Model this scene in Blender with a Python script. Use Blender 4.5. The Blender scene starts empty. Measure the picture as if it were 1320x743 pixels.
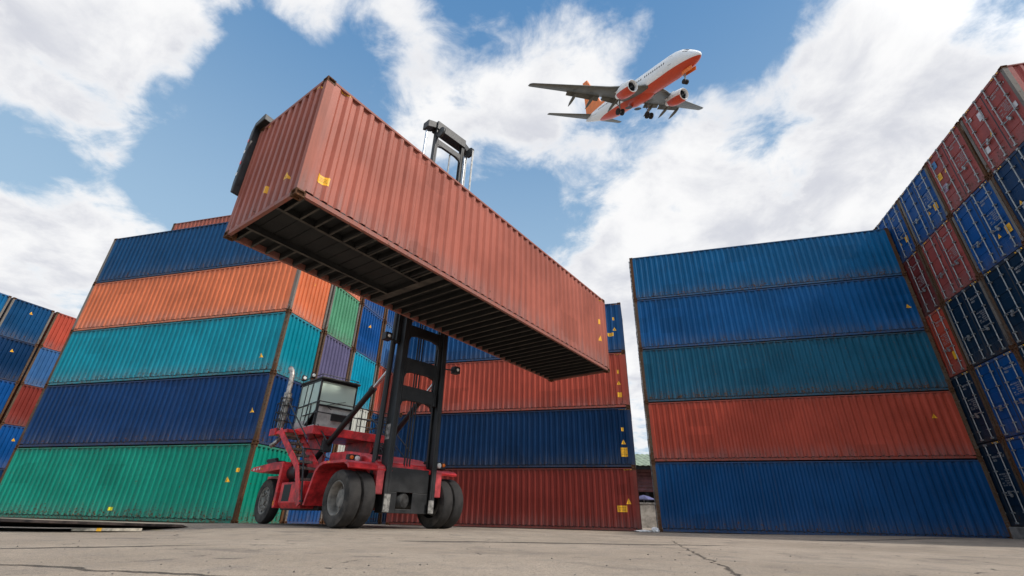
import bpy, bmesh, math, random
from mathutils import Vector, Matrix
R = math.radians
random.seed(11)
sc = bpy.context.scene
col = sc.collection

# ------------------------------------------------------------------ camera
F_PX, PITCH, ROLL, CAM_H = 597.4686, R(26.62009), R(1.301884), 0.3284
cam_d = bpy.data.cameras.new('camera'); cam = bpy.data.objects.new('camera', cam_d); col.objects.link(cam)
cam_d.sensor_width = 36; cam_d.lens = F_PX / 1320 * 36; cam_d.clip_end = 5000; cam_d.clip_start = 0.05
rt = Vector((1, 0, 0)); up = Vector((0, -math.sin(PITCH), math.cos(PITCH))); fw = Vector((0, math.cos(PITCH), math.sin(PITCH)))
cx = rt * math.cos(ROLL) + up * math.sin(ROLL); cy = -rt * math.sin(ROLL) + up * math.cos(ROLL)
m = Matrix((cx, cy, -fw)).transposed().to_4x4(); m.translation = (0, 0, CAM_H)
cam.matrix_world = m
sc.camera = cam

# ------------------------------------------------------------------ light
SUN_EL, SUN_AZ = R(46), math.atan2(-0.40, 0.92)        # azimuth measured from +x towards +y: the light comes from the right, slightly behind the camera
sun_dir = Vector((math.cos(SUN_EL) * math.cos(SUN_AZ), math.cos(SUN_EL) * math.sin(SUN_AZ), math.sin(SUN_EL)))
sun_d = bpy.data.lights.new('sun', 'SUN'); sun_d.energy = 2.7; sun_d.angle = R(2.5); sun_d.color = (1.0, 0.93, 0.84)
sun = bpy.data.objects.new('sun', sun_d); col.objects.link(sun); sun.location = (0, 0, 60)
sun.rotation_euler = sun_dir.to_track_quat('Z', 'Y').to_euler()
sc.view_settings.view_transform = 'Standard'; sc.view_settings.look = 'None'
sc.view_settings.gamma = 1; sc.view_settings.use_curve_mapping = False
sc.view_settings.exposure = 0.18

# ------------------------------------------------------------------ sky: Nishita with a bank of clouds at infinity
W = bpy.data.worlds.new('World'); sc.world = W; W.use_nodes = True
nt = W.node_tree; N = nt.nodes; L = nt.links
for n in list(N): N.remove(n)
def nd(tree, t, **kw):
    n = tree.nodes.new(t)
    for k, v in kw.items(): setattr(n, k, v)
    return n
def mth(tree, op, a, b=None, clamp=False):
    n = tree.nodes.new('ShaderNodeMath'); n.operation = op; n.use_clamp = clamp
    for i, v in enumerate((a, b)):
        if v is None: continue
        if isinstance(v, (int, float)): n.inputs[i].default_value = v
        else: tree.links.new(v, n.inputs[i])
    return n.outputs[0]
def smooth(tree, v, a, b):
    n = tree.nodes.new('ShaderNodeMapRange'); n.interpolation_type = 'SMOOTHSTEP'
    tree.links.new(v, n.inputs[0]); n.inputs[1].default_value = a; n.inputs[2].default_value = b
    return n.outputs[0]
def mixc(tree, f, a, b, mode='MIX'):
    n = tree.nodes.new('ShaderNodeMix'); n.data_type = 'RGBA'; n.blend_type = mode
    for i, v in ((0, f), (6, a), (7, b)):
        if isinstance(v, (int, float)): n.inputs[i].default_value = v
        elif isinstance(v, tuple): n.inputs[i].default_value = (*v, 1) if len(v) == 3 else v
        else: tree.links.new(v, n.inputs[i])
    return n.outputs[2]
SKY_STRENGTH = 0.10
sky = nd(nt, 'ShaderNodeTexSky', sky_type='NISHITA', sun_disc=False)
sky.sun_elevation = SUN_EL; sky.sun_rotation = math.pi / 2 - SUN_AZ
sky.air_density = 1.0; sky.dust_density = 1.2; sky.ozone_density = 1.6
geo = nd(nt, 'ShaderNodeTexCoord')
sep = nd(nt, 'ShaderNodeSeparateXYZ'); L.new(geo.outputs['Generated'], sep.inputs[0])
den = mth(nt, 'ADD', mth(nt, 'MAXIMUM', sep.outputs[2], 0.0), 0.22)
comb = nd(nt, 'ShaderNodeCombineXYZ')
L.new(mth(nt, 'DIVIDE', sep.outputs[0], den), comb.inputs[0]); L.new(mth(nt, 'DIVIDE', sep.outputs[1], den), comb.inputs[1])
def noise(tree, vec, scale, detail, rough=.5, dist=0.0, off=None):
    n = nd(tree, 'ShaderNodeTexNoise'); n.inputs['Scale'].default_value = scale; n.inputs['Detail'].default_value = detail
    n.inputs['Roughness'].default_value = rough; n.inputs['Distortion'].default_value = dist
    if off:
        a = nd(tree, 'ShaderNodeVectorMath', operation='ADD'); tree.links.new(vec, a.inputs[0]); a.inputs[1].default_value = off; vec = a.outputs[0]
    tree.links.new(vec, n.inputs['Vector'])
    return n.outputs['Fac']
big = noise(nt, comb.outputs[0], 2.3, 9, .55, .25, (3.1, 7.7, 0))
# the cloud banks of the day, the last two added overhead out of view for fill: direction, angular spread, amount (negative: an opening of blue sky)
BANKS = [(-0.6403, 0.4601, 0.6150, 0.253, 0.36),
         (-0.7087, 0.6153, 0.3452, 0.164, 0.36),
         (-0.6179, 0.6705, 0.4106, 0.100, 0.16),
         (-0.1316, 0.6572, 0.7421, 0.262, 0.26),
         (0.0791, 0.5930, 0.8013, 0.194, 0.22),
         (0.0408, 0.7133, 0.6997, 0.175, 0.14),
         (0.2625, 0.6440, 0.7186, 0.180, 0.12),
         (0.4814, 0.6740, 0.5603, 0.329, 0.34),
         (0.6305, 0.5366, 0.5608, 0.220, 0.36),
         (0.3136, 0.7970, 0.5161, 0.238, 0.26),
         (0.1336, 0.9049, 0.4041, 0.216, 0.30),
         (0.5202, 0.4643, 0.7168, 0.172, 0.24),
         (0.6822, 0.4564, 0.5712, 0.096, 0.20),
         (0.2587, 0.9254, 0.2771, 0.225, 0.30),
         (-0.5204, 0.6269, 0.5798, 0.061, 0.18),
         (-0.3619, 0.5124, 0.7788, 0.065, 0.14),
         (-0.1650, 0.7280, 0.6654, 0.143, 0.12),
         (-0.3850, 0.6358, 0.6690, 0.201, -0.42),
         (-0.5476, 0.5795, 0.6036, 0.106, -0.34),
         (-0.7147, 0.5177, 0.4703, 0.077, -0.34),
         (-0.0193, 0.8345, 0.5507, 0.245, -0.34),
         (-0.0689, 0.5327, 0.8435, 0.157, -0.36),
         (0.4377, 0.5677, 0.6972, 0.172, -0.28),
         (0.3596, 0.5305, 0.7676, 0.133, -0.30),
         (-0.4555, 0.5572, 0.6943, 0.115, -0.32),
         (-0.5789, 0.6414, 0.5035, 0.093, -0.40),
         (0.6639, 0.3953, 0.6348, 0.076, -0.28),
         (-0.4899, 0.6839, 0.5406, 0.119, -0.28),
         (-0.2682, 0.5684, 0.7778, 0.085, -0.16),
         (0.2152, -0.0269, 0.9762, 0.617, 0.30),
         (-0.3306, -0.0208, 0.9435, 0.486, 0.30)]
acc = None
for (dx, dy, dz, spread, amt) in BANKS:
    dt = nd(nt, 'ShaderNodeVectorMath', operation='DOT_PRODUCT'); L.new(geo.outputs['Generated'], dt.inputs[0]); dt.inputs[1].default_value = (dx, dy, dz)
    g = smooth(nt, dt.outputs['Value'], math.cos(spread), 1.0)
    g = mth(nt, 'MULTIPLY', g, amt)
    acc = g if acc is None else mth(nt, 'ADD', acc, g)
fine = noise(nt, comb.outputs[0], 9.0, 8, .62, .35, (5.3, 1.9, 0))
tex = mth(nt, 'ADD', mth(nt, 'MULTIPLY', mth(nt, 'SUBTRACT', big, .5), 2.1), mth(nt, 'MULTIPLY', mth(nt, 'SUBTRACT', fine, .5), 1.0))
dens = mth(nt, 'ADD', mth(nt, 'ADD', tex, .5), acc)
cover = smooth(nt, dens, 0.40, 0.84)
shade = noise(nt, comb.outputs[0], 3.4, 8, .6, .3, (11.2, 2.4, 0))
thick = smooth(nt, dens, 0.60, 1.0)
lightness = mth(nt, 'SUBTRACT', 1.0, mth(nt, 'MULTIPLY', thick, smooth(nt, shade, .36, .66)))
cloudcol = mixc(nt, lightness, (5.9, 6.05, 6.6), (8.6, 8.6, 8.65))
# clouds brighter towards the sun; extra gain behind the camera added as unseen fill
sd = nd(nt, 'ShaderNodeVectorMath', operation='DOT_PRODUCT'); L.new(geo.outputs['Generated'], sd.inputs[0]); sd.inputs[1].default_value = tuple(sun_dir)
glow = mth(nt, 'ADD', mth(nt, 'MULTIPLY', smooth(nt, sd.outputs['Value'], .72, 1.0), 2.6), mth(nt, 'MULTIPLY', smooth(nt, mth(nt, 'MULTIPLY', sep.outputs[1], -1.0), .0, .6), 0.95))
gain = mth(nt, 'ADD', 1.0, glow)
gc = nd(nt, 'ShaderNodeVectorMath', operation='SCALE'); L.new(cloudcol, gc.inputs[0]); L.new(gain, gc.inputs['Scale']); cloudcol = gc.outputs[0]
veil = mth(nt, 'MULTIPLY', mth(nt, 'SUBTRACT', 1.0, smooth(nt, sep.outputs[2], .30, .95)), .80)
skyhaze = mixc(nt, .74, sky.outputs[0], (0.8, 2.5, 5.2))
skyhaze = mixc(nt, veil, skyhaze, (4.0, 5.6, 7.0))
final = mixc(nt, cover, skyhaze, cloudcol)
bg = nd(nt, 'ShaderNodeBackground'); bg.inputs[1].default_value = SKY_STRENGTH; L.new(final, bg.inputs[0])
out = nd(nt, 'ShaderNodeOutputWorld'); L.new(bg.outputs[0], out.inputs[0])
# ------------------------------------------------------------------ materials
def srgb(r, g, b):
    f = lambda c: (c / 255 / 12.92) if c / 255 <= .04045 else ((c / 255 + .055) / 1.055) ** 2.4
    return (f(r), f(g), f(b))
def mat_base(name):
    mt = bpy.data.materials.new(name); mt.use_nodes = True
    t = mt.node_tree
    return mt, t, t.nodes['Principled BSDF']
def plain(name, c, rough=.6, metal=0.0, var=.12, scale=6.0, bump=0.0, **kw):
    mt, t, b = mat_base(name)
    tc = nd(t, 'ShaderNodeTexCoord')
    n = noise(t, tc.outputs['Object'], scale, 6, .6)
    b.inputs['Roughness'].default_value = rough; b.inputs['Metallic'].default_value = metal
    dark = tuple(x * (1 - var * 2) for x in c); lite = tuple(min(1, x * (1 + var * 2)) for x in c)
    L2 = t.links
    L2.new(mixc(t, smooth(t, n, .3, .7), dark, lite), b.inputs['Base Color'])
    L2.new(mth(t, 'ADD', mth(t, 'MULTIPLY', n, .3), rough - .15, True), b.inputs['Roughness'])
    if bump:
        bp = nd(t, 'ShaderNodeBump'); bp.inputs['Strength'].default_value = bump; bp.inputs['Distance'].default_value = .01
        L2.new(noise(t, tc.outputs['Object'], scale * 6, 5, .6), bp.inputs['Height']); L2.new(bp.outputs[0], b.inputs['Normal'])
    for k, v in kw.items(): b.inputs[k].default_value = v
    return mt
RUST = (.060, .030, .016); RUST_LITE = (.135, .062, .030)
def paint(name, c, rust=.25, dirt=.35, pale=.25, rough=.46):
    """weathered container enamel: streaks, chalking, grime, rust along the lower and upper edges and in spots"""
    mt, t, b = mat_base(name); k = t.links
    tc = nd(t, 'ShaderNodeTexCoord'); oi = nd(t, 'ShaderNodeObjectInfo')
    off = nd(t, 'ShaderNodeCombineXYZ'); 
    rnd = mth(t, 'MULTIPLY', oi.outputs['Random'], 83.0); k.new(rnd, off.inputs[0]); k.new(rnd, off.inputs[1]); k.new(rnd, off.inputs[2])
    pv = nd(t, 'ShaderNodeVectorMath', operation='ADD'); k.new(tc.outputs['Object'], pv.inputs[0]); k.new(off.outputs[0], pv.inputs[1])
    def scaled(s):
        n = nd(t, 'ShaderNodeVectorMath', operation='MULTIPLY'); k.new(pv.outputs[0], n.inputs[0]); n.inputs[1].default_value = s; return n.outputs[0]
    st = noise(t, scaled((9, 9, .55)), 1.0, 6, .65)             # vertical streaks
    st2 = noise(t, scaled((26, 26, .8)), 1.0, 4, .7)
    cl = noise(t, pv.outputs[0], .55, 5, .6)                    # broad fading
    sp = noise(t, pv.outputs[0], 13, 7, .7, .4)                 # spots
    sep = nd(t, 'ShaderNodeSeparateXYZ'); k.new(tc.outputs['Object'], sep.inputs[0]); z = sep.outputs[2]
    low = mth(t, 'SUBTRACT', 1.0, smooth(t, z, .15, .75)); high = smooth(t, z, 2.45, 2.72)
    edge = mth(t, 'MAXIMUM', low, mth(t, 'MULTIPLY', high, .7))
    grey = tuple(.30 * x + .7 * (sum(c) / 3 * .8 + .03) for x in c)
    lite = tuple(min(1, x * 1.14 + .003) for x in c); dk = tuple(x * .86 for x in c)
    base = mixc(t, smooth(t, cl, .32, .68), dk, lite)
    base = mixc(t, mth(t, 'MULTIPLY', smooth(t, st, .50, .78), dirt), base, tuple(x * .45 + .012 for x in c))
    base = mixc(t, mth(t, 'MULTIPLY', smooth(t, st2, .60, .80), pale), base, tuple(min(1, x * .85 + .06) for x in c))
    base = mixc(t, mth(t, 'MULTIPLY', mth(t, 'MULTIPLY', edge, smooth(t, st, .3, .65)), dirt), base, grey)
    base = mixc(t, mth(t, 'MULTIPLY', mth(t, 'MULTIPLY', mth(t, 'SUBTRACT', 1.0, smooth(t, z, .2, 1.3)), smooth(t, st2, .45, .72)), pale * 1.4), base, tuple(min(1, x * .7 + .11) for x in c))
    vp = nd(t, 'ShaderNodeTexVoronoi', distance='CHEBYCHEV'); vp.inputs['Scale'].default_value = 1.0; vp.inputs['Randomness'].default_value = .8; k.new(scaled((.62, .62, .85)), vp.inputs['Vector'])
    pc = nd(t, 'ShaderNodeSeparateColor'); k.new(vp.outputs['Color'], pc.inputs[0])
    patch = mth(t, 'MULTIPLY', smooth(t, pc.outputs[0], .80, .81), mth(t, 'SUBTRACT', 1.0, smooth(t, vp.outputs['Distance'], .34, .345)))   # repainted repairs
    base = mixc(t, mth(t, 'MULTIPLY', patch, .38), base, tuple(x * .62 for x in c))
    scr = noise(t, scaled((1.2, 1.2, 30)), 1.0, 5, .75)       # long scrapes
    base = mixc(t, mth(t, 'MULTIPLY', mth(t, 'MULTIPLY', smooth(t, scr, .66, .72), smooth(t, cl, .50, .62)), .55), base, tuple(min(1, x * .6 + .10) for x in c))
    runs = noise(t, scaled((17, 17, .30)), 1.0, 5, .75)
    base = mixc(t, mth(t, 'MULTIPLY', smooth(t, runs, .62, .74), rust * 2.2, True), base, mixc(t, .5, RUST_LITE, c))
    rv = mth(t, 'ADD', sp, mth(t, 'ADD', mth(t, 'MULTIPLY', edge, .12), mth(t, 'MULTIPLY', st, .18)))
    rmask = smooth(t, rv, .80 - rust * .30, .90 - rust * .30)
    base = mixc(t, rmask, base, mixc(t, smooth(t, st2, .35, .65), RUST, RUST_LITE))
    k.new(base, b.inputs['Base Color']); b.inputs['Specular IOR Level'].default_value = .16
    k.new(mth(t, 'ADD', mth(t, 'MULTIPLY', rmask, .35), mth(t, 'ADD', mth(t, 'MULTIPLY', cl, .22), rough - .11)), b.inputs['Roughness'])
    bp = nd(t, 'ShaderNodeBump'); bp.inputs['Strength'].default_value = .25; bp.inputs['Distance'].default_value = .030
    k.new(mth(t, 'ADD', mth(t, 'MULTIPLY', cl, 1.5), mth(t, 'MULTIPLY', sp, .25)), bp.inputs['Height']); k.new(bp.outputs[0], b.inputs['Normal'])
    return mt
# name: (colour, rust of panels, rust of frame)
PAL = {
 'navy':      (srgb(0, 44, 82), .10, .45),  'darknavy':  (srgb(6, 36, 58), .12, .5),
 'blue':      (srgb(0, 90, 138), .22, .65),  'deepblue':  (srgb(0, 64, 112), .18, .55),
 'royal':     (srgb(0, 70, 132), .10, .5),   'greyblue':  (srgb(52, 96, 146), .16, .6),
 'steelblue': (srgb(16, 84, 110), .30, .8), 'teal':      (srgb(0, 132, 150), .20, .7),
 'cyan':      (srgb(0, 146, 176), .14, .6),  'green':     (srgb(6, 134, 112), .26, 1.0),
 'sage':      (srgb(84, 146, 112), .18, .6), 'orange':    (srgb(212, 116, 76), .08, .45),
 'brick':     (srgb(174, 76, 58), .08, .4),  'rust':      (srgb(122, 46, 38), .08, .4),
 'salmon':    (srgb(160, 90, 74), .02, .02), 'maroon':    (srgb(150, 72, 66), .14, .5),
 'darkred':   (srgb(108, 44, 42), .14, .5),  'plum':      (srgb(94, 90, 120), .16, .6),
 'azure':     (srgb(0, 80, 134), .16, .6), 'midblue':   (srgb(10, 70, 118), .10, .4), 'petrol':    (srgb(0, 62, 104), .16, .5), 'inkblue':   (srgb(0, 50, 98), .18, .5),
 'white':     (srgb(196, 198, 190), .16, .6), 'red':      (srgb(170, 70, 52), .12, .5),
}
PM, FM = {}, {}
for k_, (c_, ru, fr_) in PAL.items():
    PM[k_] = paint('paint_' + k_, c_, ru * 1.3, .55, .30)
    FM[k_] = paint('frame_' + k_, tuple(x * .82 + y * .10 for x, y in zip(c_, (.16, .12, .09))), fr_ * .35, .5, .15, .55)
POSTM = [paint('post_weathered_brown', (.105, .072, .048), .75, .7, .5, .6), paint('post_weathered_grey', (.17, .15, .13), .45, .7, .5, .6), paint('post_rusty', (.095, .050, .026), .9, .7, .3, .6)]
CASTM = paint('casting_steel', (.13, .075, .05), .8, .5, .2, .6)
GALV = plain('galvanised_rod', (.33, .33, .32), .45, .55, .15, 9)
WHITE_T = plain('white_lettering', (.32, .32, .32), .6, 0, .08, 8)
BLACK_T = plain('black_lettering', (.02, .02, .02), .6, 0, .08, 8)
YEL = plain('yellow_sticker', (.86, .44, .015), .5, 0, .06, 5)
YEL2 = plain('lemon_sticker', (.80, .74, .02), .5, 0, .05, 5)
LILAC = plain('lilac_sticker', (.36, .22, .30), .6, 0, .12, 5)
BLUES = plain('blue_sticker', (.05, .16, .34), .5, 0, .1, 5)
PAPER = plain('pale_sticker', (.62, .60, .60), .6, 0, .1, 7)
GASKET = plain('gasket', (.03, .03, .032), .7)
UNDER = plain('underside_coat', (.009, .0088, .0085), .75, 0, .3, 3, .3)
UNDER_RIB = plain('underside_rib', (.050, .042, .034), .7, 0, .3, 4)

# ------------------------------------------------------------------ mesh helpers
class MB:
    """collects boxes, prisms, tubes and lofts; build() links them as ONE mesh object"""
    def __init__(s): s.v = []; s.f = []
    def add(s, vs, fs):
        o = len(s.v); s.v += [tuple(v) for v in vs]; s.f += [tuple(i + o for i in f) for f in fs]; return s
    def box(s, x0, x1, y0, y1, z0, z1):
        vs = [(x, y, z) for z in (z0, z1) for y in (y0, y1) for x in (x0, x1)]
        return s.add(vs, [(0, 2, 3, 1), (4, 5, 7, 6), (0, 1, 5, 4), (2, 6, 7, 3), (0, 4, 6, 2), (1, 3, 7, 5)])
    def bar(s, a, b, w, h, upv=(0, 0, 1)):
        a = Vector(a); b = Vector(b); d = (b - a).normalized(); u = Vector(upv)
        if abs(d.dot(u)) > .98: u = Vector((0, 1, 0))
        x = d.cross(u).normalized(); y = x.cross(d).normalized()
        vs = [p + x * (i * w / 2) + y * (j * h / 2) for p in (a, b) for i, j in ((-1, -1), (1, -1), (1, 1), (-1, 1))]
        return s.add(vs, [(3, 2, 1, 0), (4, 5, 6, 7), (0, 1, 5, 4), (1, 2, 6, 5), (2, 3, 7, 6), (3, 0, 4, 7)])
    def tube(s, pts, r, n=10, r2=None):
        pts = [Vector(p) for p in pts]; rings = []
        px = None
        for i, p in enumerate(pts):
            d = (pts[min(i + 1, len(pts) - 1)] - pts[max(i - 1, 0)]).normalized()
            if px is None:
                px = d.orthogonal().normalized()
            else:
                px = (px - d * px.dot(d)).normalized()
            py = d.cross(px)
            rr = r if r2 is None else r + (r2 - r) * i / (len(pts) - 1)
            rings.append([p + (px * math.cos(2 * math.pi * j / n) + py * math.sin(2 * math.pi * j / n)) * rr for j in range(n)])
        vs = [q for ring in rings for q in ring]; fs = []
        for i in range(len(pts) - 1):
            for j in range(n):
                a, b2 = i * n + j, i * n + (j + 1) % n
                fs.append((a, b2, b2 + n, a + n))
        fs.append(tuple(range(n - 1, -1, -1))); fs.append(tuple(range((len(pts) - 1) * n, len(pts) * n)))
        return s.add(vs, fs)
    def lathe(s, prof, n, origin, axis, close=True):
        """prof: (distance along axis, radius) pairs"""
        o = Vector(origin); ax = Vector(axis).normalized(); px = ax.orthogonal().normalized(); py = ax.cross(px)
        vs = []; fs = []
        for (t, r) in prof:
            for j in range(n):
                a = 2 * math.pi * j / n
                vs.append(o + ax * t + (px * math.cos(a) + py * math.sin(a)) * r)
        k = len(prof)
        for i in range(k - 1):
            for j in range(n):
                a, b2 = i * n + j, i * n + (j + 1) % n
                fs.append((a, b2, b2 + n, a + n))
        if close:
            fs.append(tuple(range(n - 1, -1, -1))); fs.append(tuple(range((k - 1) * n, k * n)))
        return s.add(vs, fs)
    def prism(s, poly, d, vec):
        """polygon of 3D points extruded by vec*d"""
        vec = Vector(vec) * d; n = len(poly)
        vs = [Vector(p) for p in poly] + [Vector(p) + vec for p in poly]
        fs = [tuple(range(n - 1, -1, -1)), tuple(range(n, 2 * n))] + [(i, (i + 1) % n, n + (i + 1) % n, n + i) for i in range(n)]
        return s.add(vs, fs)
    def mesh(s, name, smooth_a=None, fix=True):
        me = bpy.data.meshes.new(name); me.from_pydata(s.v, [], s.f); me.update()
        if fix:
            bm = bmesh.new(); bm.from_mesh(me); bmesh.ops.recalc_face_normals(bm, faces=bm.faces); bm.to_mesh(me); bm.free()
        if smooth_a:
            me.polygons.foreach_set('use_smooth', [True] * len(me.polygons)); me.set_sharp_from_angle(angle=R(smooth_a))
        return me
    def build(s, name, mt, parent=None, smooth_a=None, bevel=0, fix=True):
        return link(name, s.mesh(name, smooth_a, fix), mt, parent, bevel)
def link(name, me, mt, parent=None, bevel=0):
    if mt and not me.materials: me.materials.append(mt)
    o = bpy.data.objects.new(name, me); col.objects.link(o); o.parent = parent
    if bevel:
        b = o.modifiers.new('edge', 'BEVEL'); b.width = bevel; b.segments = 2; b.limit_method = 'ANGLE'; b.angle_limit = R(40)
    return o
def empty(name, loc=(0, 0, 0), rz=0, parent=None):
    o = bpy.data.objects.new(name, None); col.objects.link(o); o.location = loc; o.rotation_euler = (0, 0, rz); o.parent = parent; o.empty_display_size = .3
    return o
def tag(o, label, cat, group=None, kind=None):
    o['label'] = label; o['category'] = cat
    if group: o['group'] = group
    if kind: o['kind'] = kind
    return o
def struct(o, label, cat):
    o['kind'] = 'structure'; o['label'] = label; o['category'] = cat; return o
def kids(o): return [c for c in bpy.data.objects if c.parent == o]
def text_mesh(body, size, align='LEFT', spacing=1.0, bold=0.0):
    cu = bpy.data.curves.new('lettering', 'FONT'); cu.body = body; cu.size = size; cu.align_x = align; cu.space_line = spacing; cu.offset = bold; cu.resolution_u = 2
    ob = bpy.data.objects.new('lettering_tmp', cu); col.objects.link(ob)
    dg = bpy.context.evaluated_depsgraph_get(); me = bpy.data.meshes.new_from_object(ob.evaluated_get(dg))
    bpy.data.objects.remove(ob); bpy.data.curves.remove(cu)
    return me

# ------------------------------------------------------------------ ground
JOINTS = [(0.2219, 0.9751, -2.8616, 0.9751, -0.2219, -4.212, 2.08, 0.055), (0.9696, -0.2449, -0.7055, -0.2449, -0.9696, -11.734, 7.445, 0.022), (-0.4569, 0.8895, -9.0363, 0.8895, 0.4569, 14.608, 13.056, 0.30), (-0.1963, 0.9805, -8.9231, 0.9805, 0.1963, 0.558, 4.952, 0.26), (-0.7054, 0.7088, -6.9829, 0.7088, 0.7054, 0.183, 1.239, 0.10)]
def ground_mat():
    mt, t, b = mat_base('worn_concrete'); k = t.links
    tc = nd(t, 'ShaderNodeTexCoord'); P = tc.outputs['Object']
    n1 = noise(t, P, .35, 6, .6, .3); n2 = noise(t, P, 2.2, 8, .65); n3 = noise(t, P, 40, 4, .7); n4 = noise(t, P, 9, 6, .7, .6)
    base = mixc(t, smooth(t, n1, .3, .7), (.295, .238, .180), (.42, .345, .268))
    base = mixc(t, mth(t, 'MULTIPLY', smooth(t, n2, .45, .75), .6), base, (.18, .158, .140))
    base = mixc(t, mth(t, 'MULTIPLY', smooth(t, n4, .58, .74), .55), base, (.37, .335, .29))
    base = mixc(t, mth(t, 'MULTIPLY', smooth(t, n3, .50, .66), .62), base, (.135, .118, .105))
    wob = nd(t, 'ShaderNodeVectorMath', operation='ADD'); nv = nd(t, 'ShaderNodeTexNoise'); nv.inputs['Scale'].default_value = 1.3; nv.inputs['Detail'].default_value = 6; k.new(P, nv.inputs['Vector'])
    sv = nd(t, 'ShaderNodeVectorMath', operation='SCALE'); k.new(nv.outputs['Color'], sv.inputs[0]); sv.inputs['Scale'].default_value = .9
    k.new(P, wob.inputs[0]); k.new(sv.outputs[0], wob.inputs[1])
    vo = nd(t, 'ShaderNodeTexVoronoi', feature='DISTANCE_TO_EDGE'); vo.inputs['Scale'].default_value = .28; k.new(wob.outputs[0], vo.inputs['Vector'])
    crack = mth(t, 'SUBTRACT', 1.0, smooth(t, vo.outputs['Distance'], .001, .007))
    crack = mth(t, 'MULTIPLY', crack, smooth(t, n2, .50, .60))
    base = mixc(t, mth(t, 'MULTIPLY', crack, .9), base, (.045, .040, .036))
    # broken slab joints and long cracks: a line in the yard (normal, offset), its run and width
    wv = nd(t, 'ShaderNodeSeparateXYZ'); sv2 = nd(t, 'ShaderNodeVectorMath', operation='SCALE'); sv2.inputs['Scale'].default_value = .34
    nv2 = nd(t, 'ShaderNodeTexNoise'); nv2.inputs['Scale'].default_value = 2.4; nv2.inputs['Detail'].default_value = 8; nv2.inputs['Roughness'].default_value = .7; k.new(P, nv2.inputs['Vector'])
    ce = nd(t, 'ShaderNodeVectorMath', operation='SUBTRACT'); k.new(nv2.outputs['Color'], ce.inputs[0]); ce.inputs[1].default_value = (.5, .5, .5)
    k.new(ce.outputs[0], sv2.inputs[0]); wb2 = nd(t, 'ShaderNodeVectorMath', operation='ADD'); k.new(P, wb2.inputs[0]); k.new(sv2.outputs[0], wb2.inputs[1]); k.new(wb2.outputs[0], wv.inputs[0])
    joint = None
    for (nx_, ny_, c0, tx_, ty_, s0, ln, wd) in JOINTS:
        dd = mth(t, 'ABSOLUTE', mth(t, 'ADD', mth(t, 'ADD', mth(t, 'MULTIPLY', wv.outputs[0], nx_), mth(t, 'MULTIPLY', wv.outputs[1], ny_)), c0))
        ss = mth(t, 'ADD', mth(t, 'MULTIPLY', wv.outputs[0], tx_), mth(t, 'MULTIPLY', wv.outputs[1], ty_))
        inside = mth(t, 'MULTIPLY', smooth(t, ss, s0 - .8, s0), mth(t, 'SUBTRACT', 1.0, smooth(t, ss, s0 + ln, s0 + ln + .8)))
        q = mth(t, 'MULTIPLY', mth(t, 'SUBTRACT', 1.0, smooth(t, dd, wd * .3, wd)), inside)
        joint = q if joint is None else mth(t, 'MAXIMUM', joint, q)
    joint = mth(t, 'MULTIPLY', joint, smooth(t, n4, .34, .52))
    crack = mth(t, 'MAXIMUM', mth(t, 'MULTIPLY', crack, .7), joint)
    base = mixc(t, mth(t, 'MULTIPLY', joint, .9), base, (.035, .031, .028))
    n6 = noise(t, P, 150, 3, .7); base = mixc(t, mth(t, 'MULTIPLY', smooth(t, n6, .52, .64), .8), base, (.10, .088, .078)); base = mixc(t, mth(t, 'MULTIPLY', smooth(t, n6, .48, .36), .5), base, (.42, .38, .33))
    # old oil and tyre stains
    n5 = noise(t, P, .8, 5, .6, .8, (4, 9, 0))
    base = mixc(t, mth(t, 'MULTIPLY', smooth(t, n5, .54, .72), .55), base, (.12, .105, .095))
    k.new(base, b.inputs['Base Color']); b.inputs['Roughness'].default_value = .88; b.inputs['Specular IOR Level'].default_value = .2
    bp = nd(t, 'ShaderNodeBump'); bp.inputs['Strength'].default_value = 1.0; bp.inputs['Distance'].default_value = .04
    hh = mth(t, 'ADD', mth(t, 'MULTIPLY', n3, .35), mth(t, 'SUBTRACT', mth(t, 'MULTIPLY', n2, .8), mth(t, 'MULTIPLY', crack, .8)))
    k.new(hh, bp.inputs['Height']); k.new(bp.outputs[0], b.inputs['Normal'])
    return mt
CONC = ground_mat()
g = MB()
NX, NY = 90, 70                                       # the worn slab around the camera, gently uneven, inside one sheet to the horizon
gm = bpy.data.meshes.new('ground')
bm = bmesh.new()
xs = [-1500, -300, -80] + [-30 + 60 * i / NX for i in range(NX + 1)] + [80, 300, 1500]
ys = [-300, -60] + [-2 + 42 * i / NY for i in range(NY + 1)] + [90, 300, 1500]
from mathutils import noise as mn
grid = []
def sst(a, b, v): t_ = max(0, min(1, (v - a) / (b - a))); return t_ * t_ * (3 - 2 * t_)
def swell(x, y):
    # the yard rises a little under the handler and towards the right hand stacks
    return .07 * (1 - sst(4.2, 7.2, math.hypot(x + 4.3, y - 15.6))) + .10 * sst(8, 17, x) * sst(13, 18.5, y)
for y in ys:
    row = []
    for x in xs:
        near = max(0, 1 - max(0, abs(x) - 12) / 8) * max(0, 1 - max(0, y - 9.5) / 5) * max(0, min(1, (y - 2.2) / 1.5))
        row.append(bm.verts.new((x, y, -.012 * near + near * .022 * mn.noise((x * .55, y * .55, 3)) + near * .006 * mn.noise((x * 2.1, y * 2.1, 9)) + swell(x, y))))
    grid.append(row)
for j in range(len(ys) - 1):
    for i in range(len(xs) - 1):
        bm.faces.new((grid[j][i], grid[j][i + 1], grid[j + 1][i + 1], grid[j + 1][i]))
bm.to_mesh(gm); bm.free()
gm.polygons.foreach_set('use_smooth', [True] * len(gm.polygons))
ground = link('ground', gm, CONC)
struct(ground, 'cracked grey brown concrete yard under the container stacks', 'ground')
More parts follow.
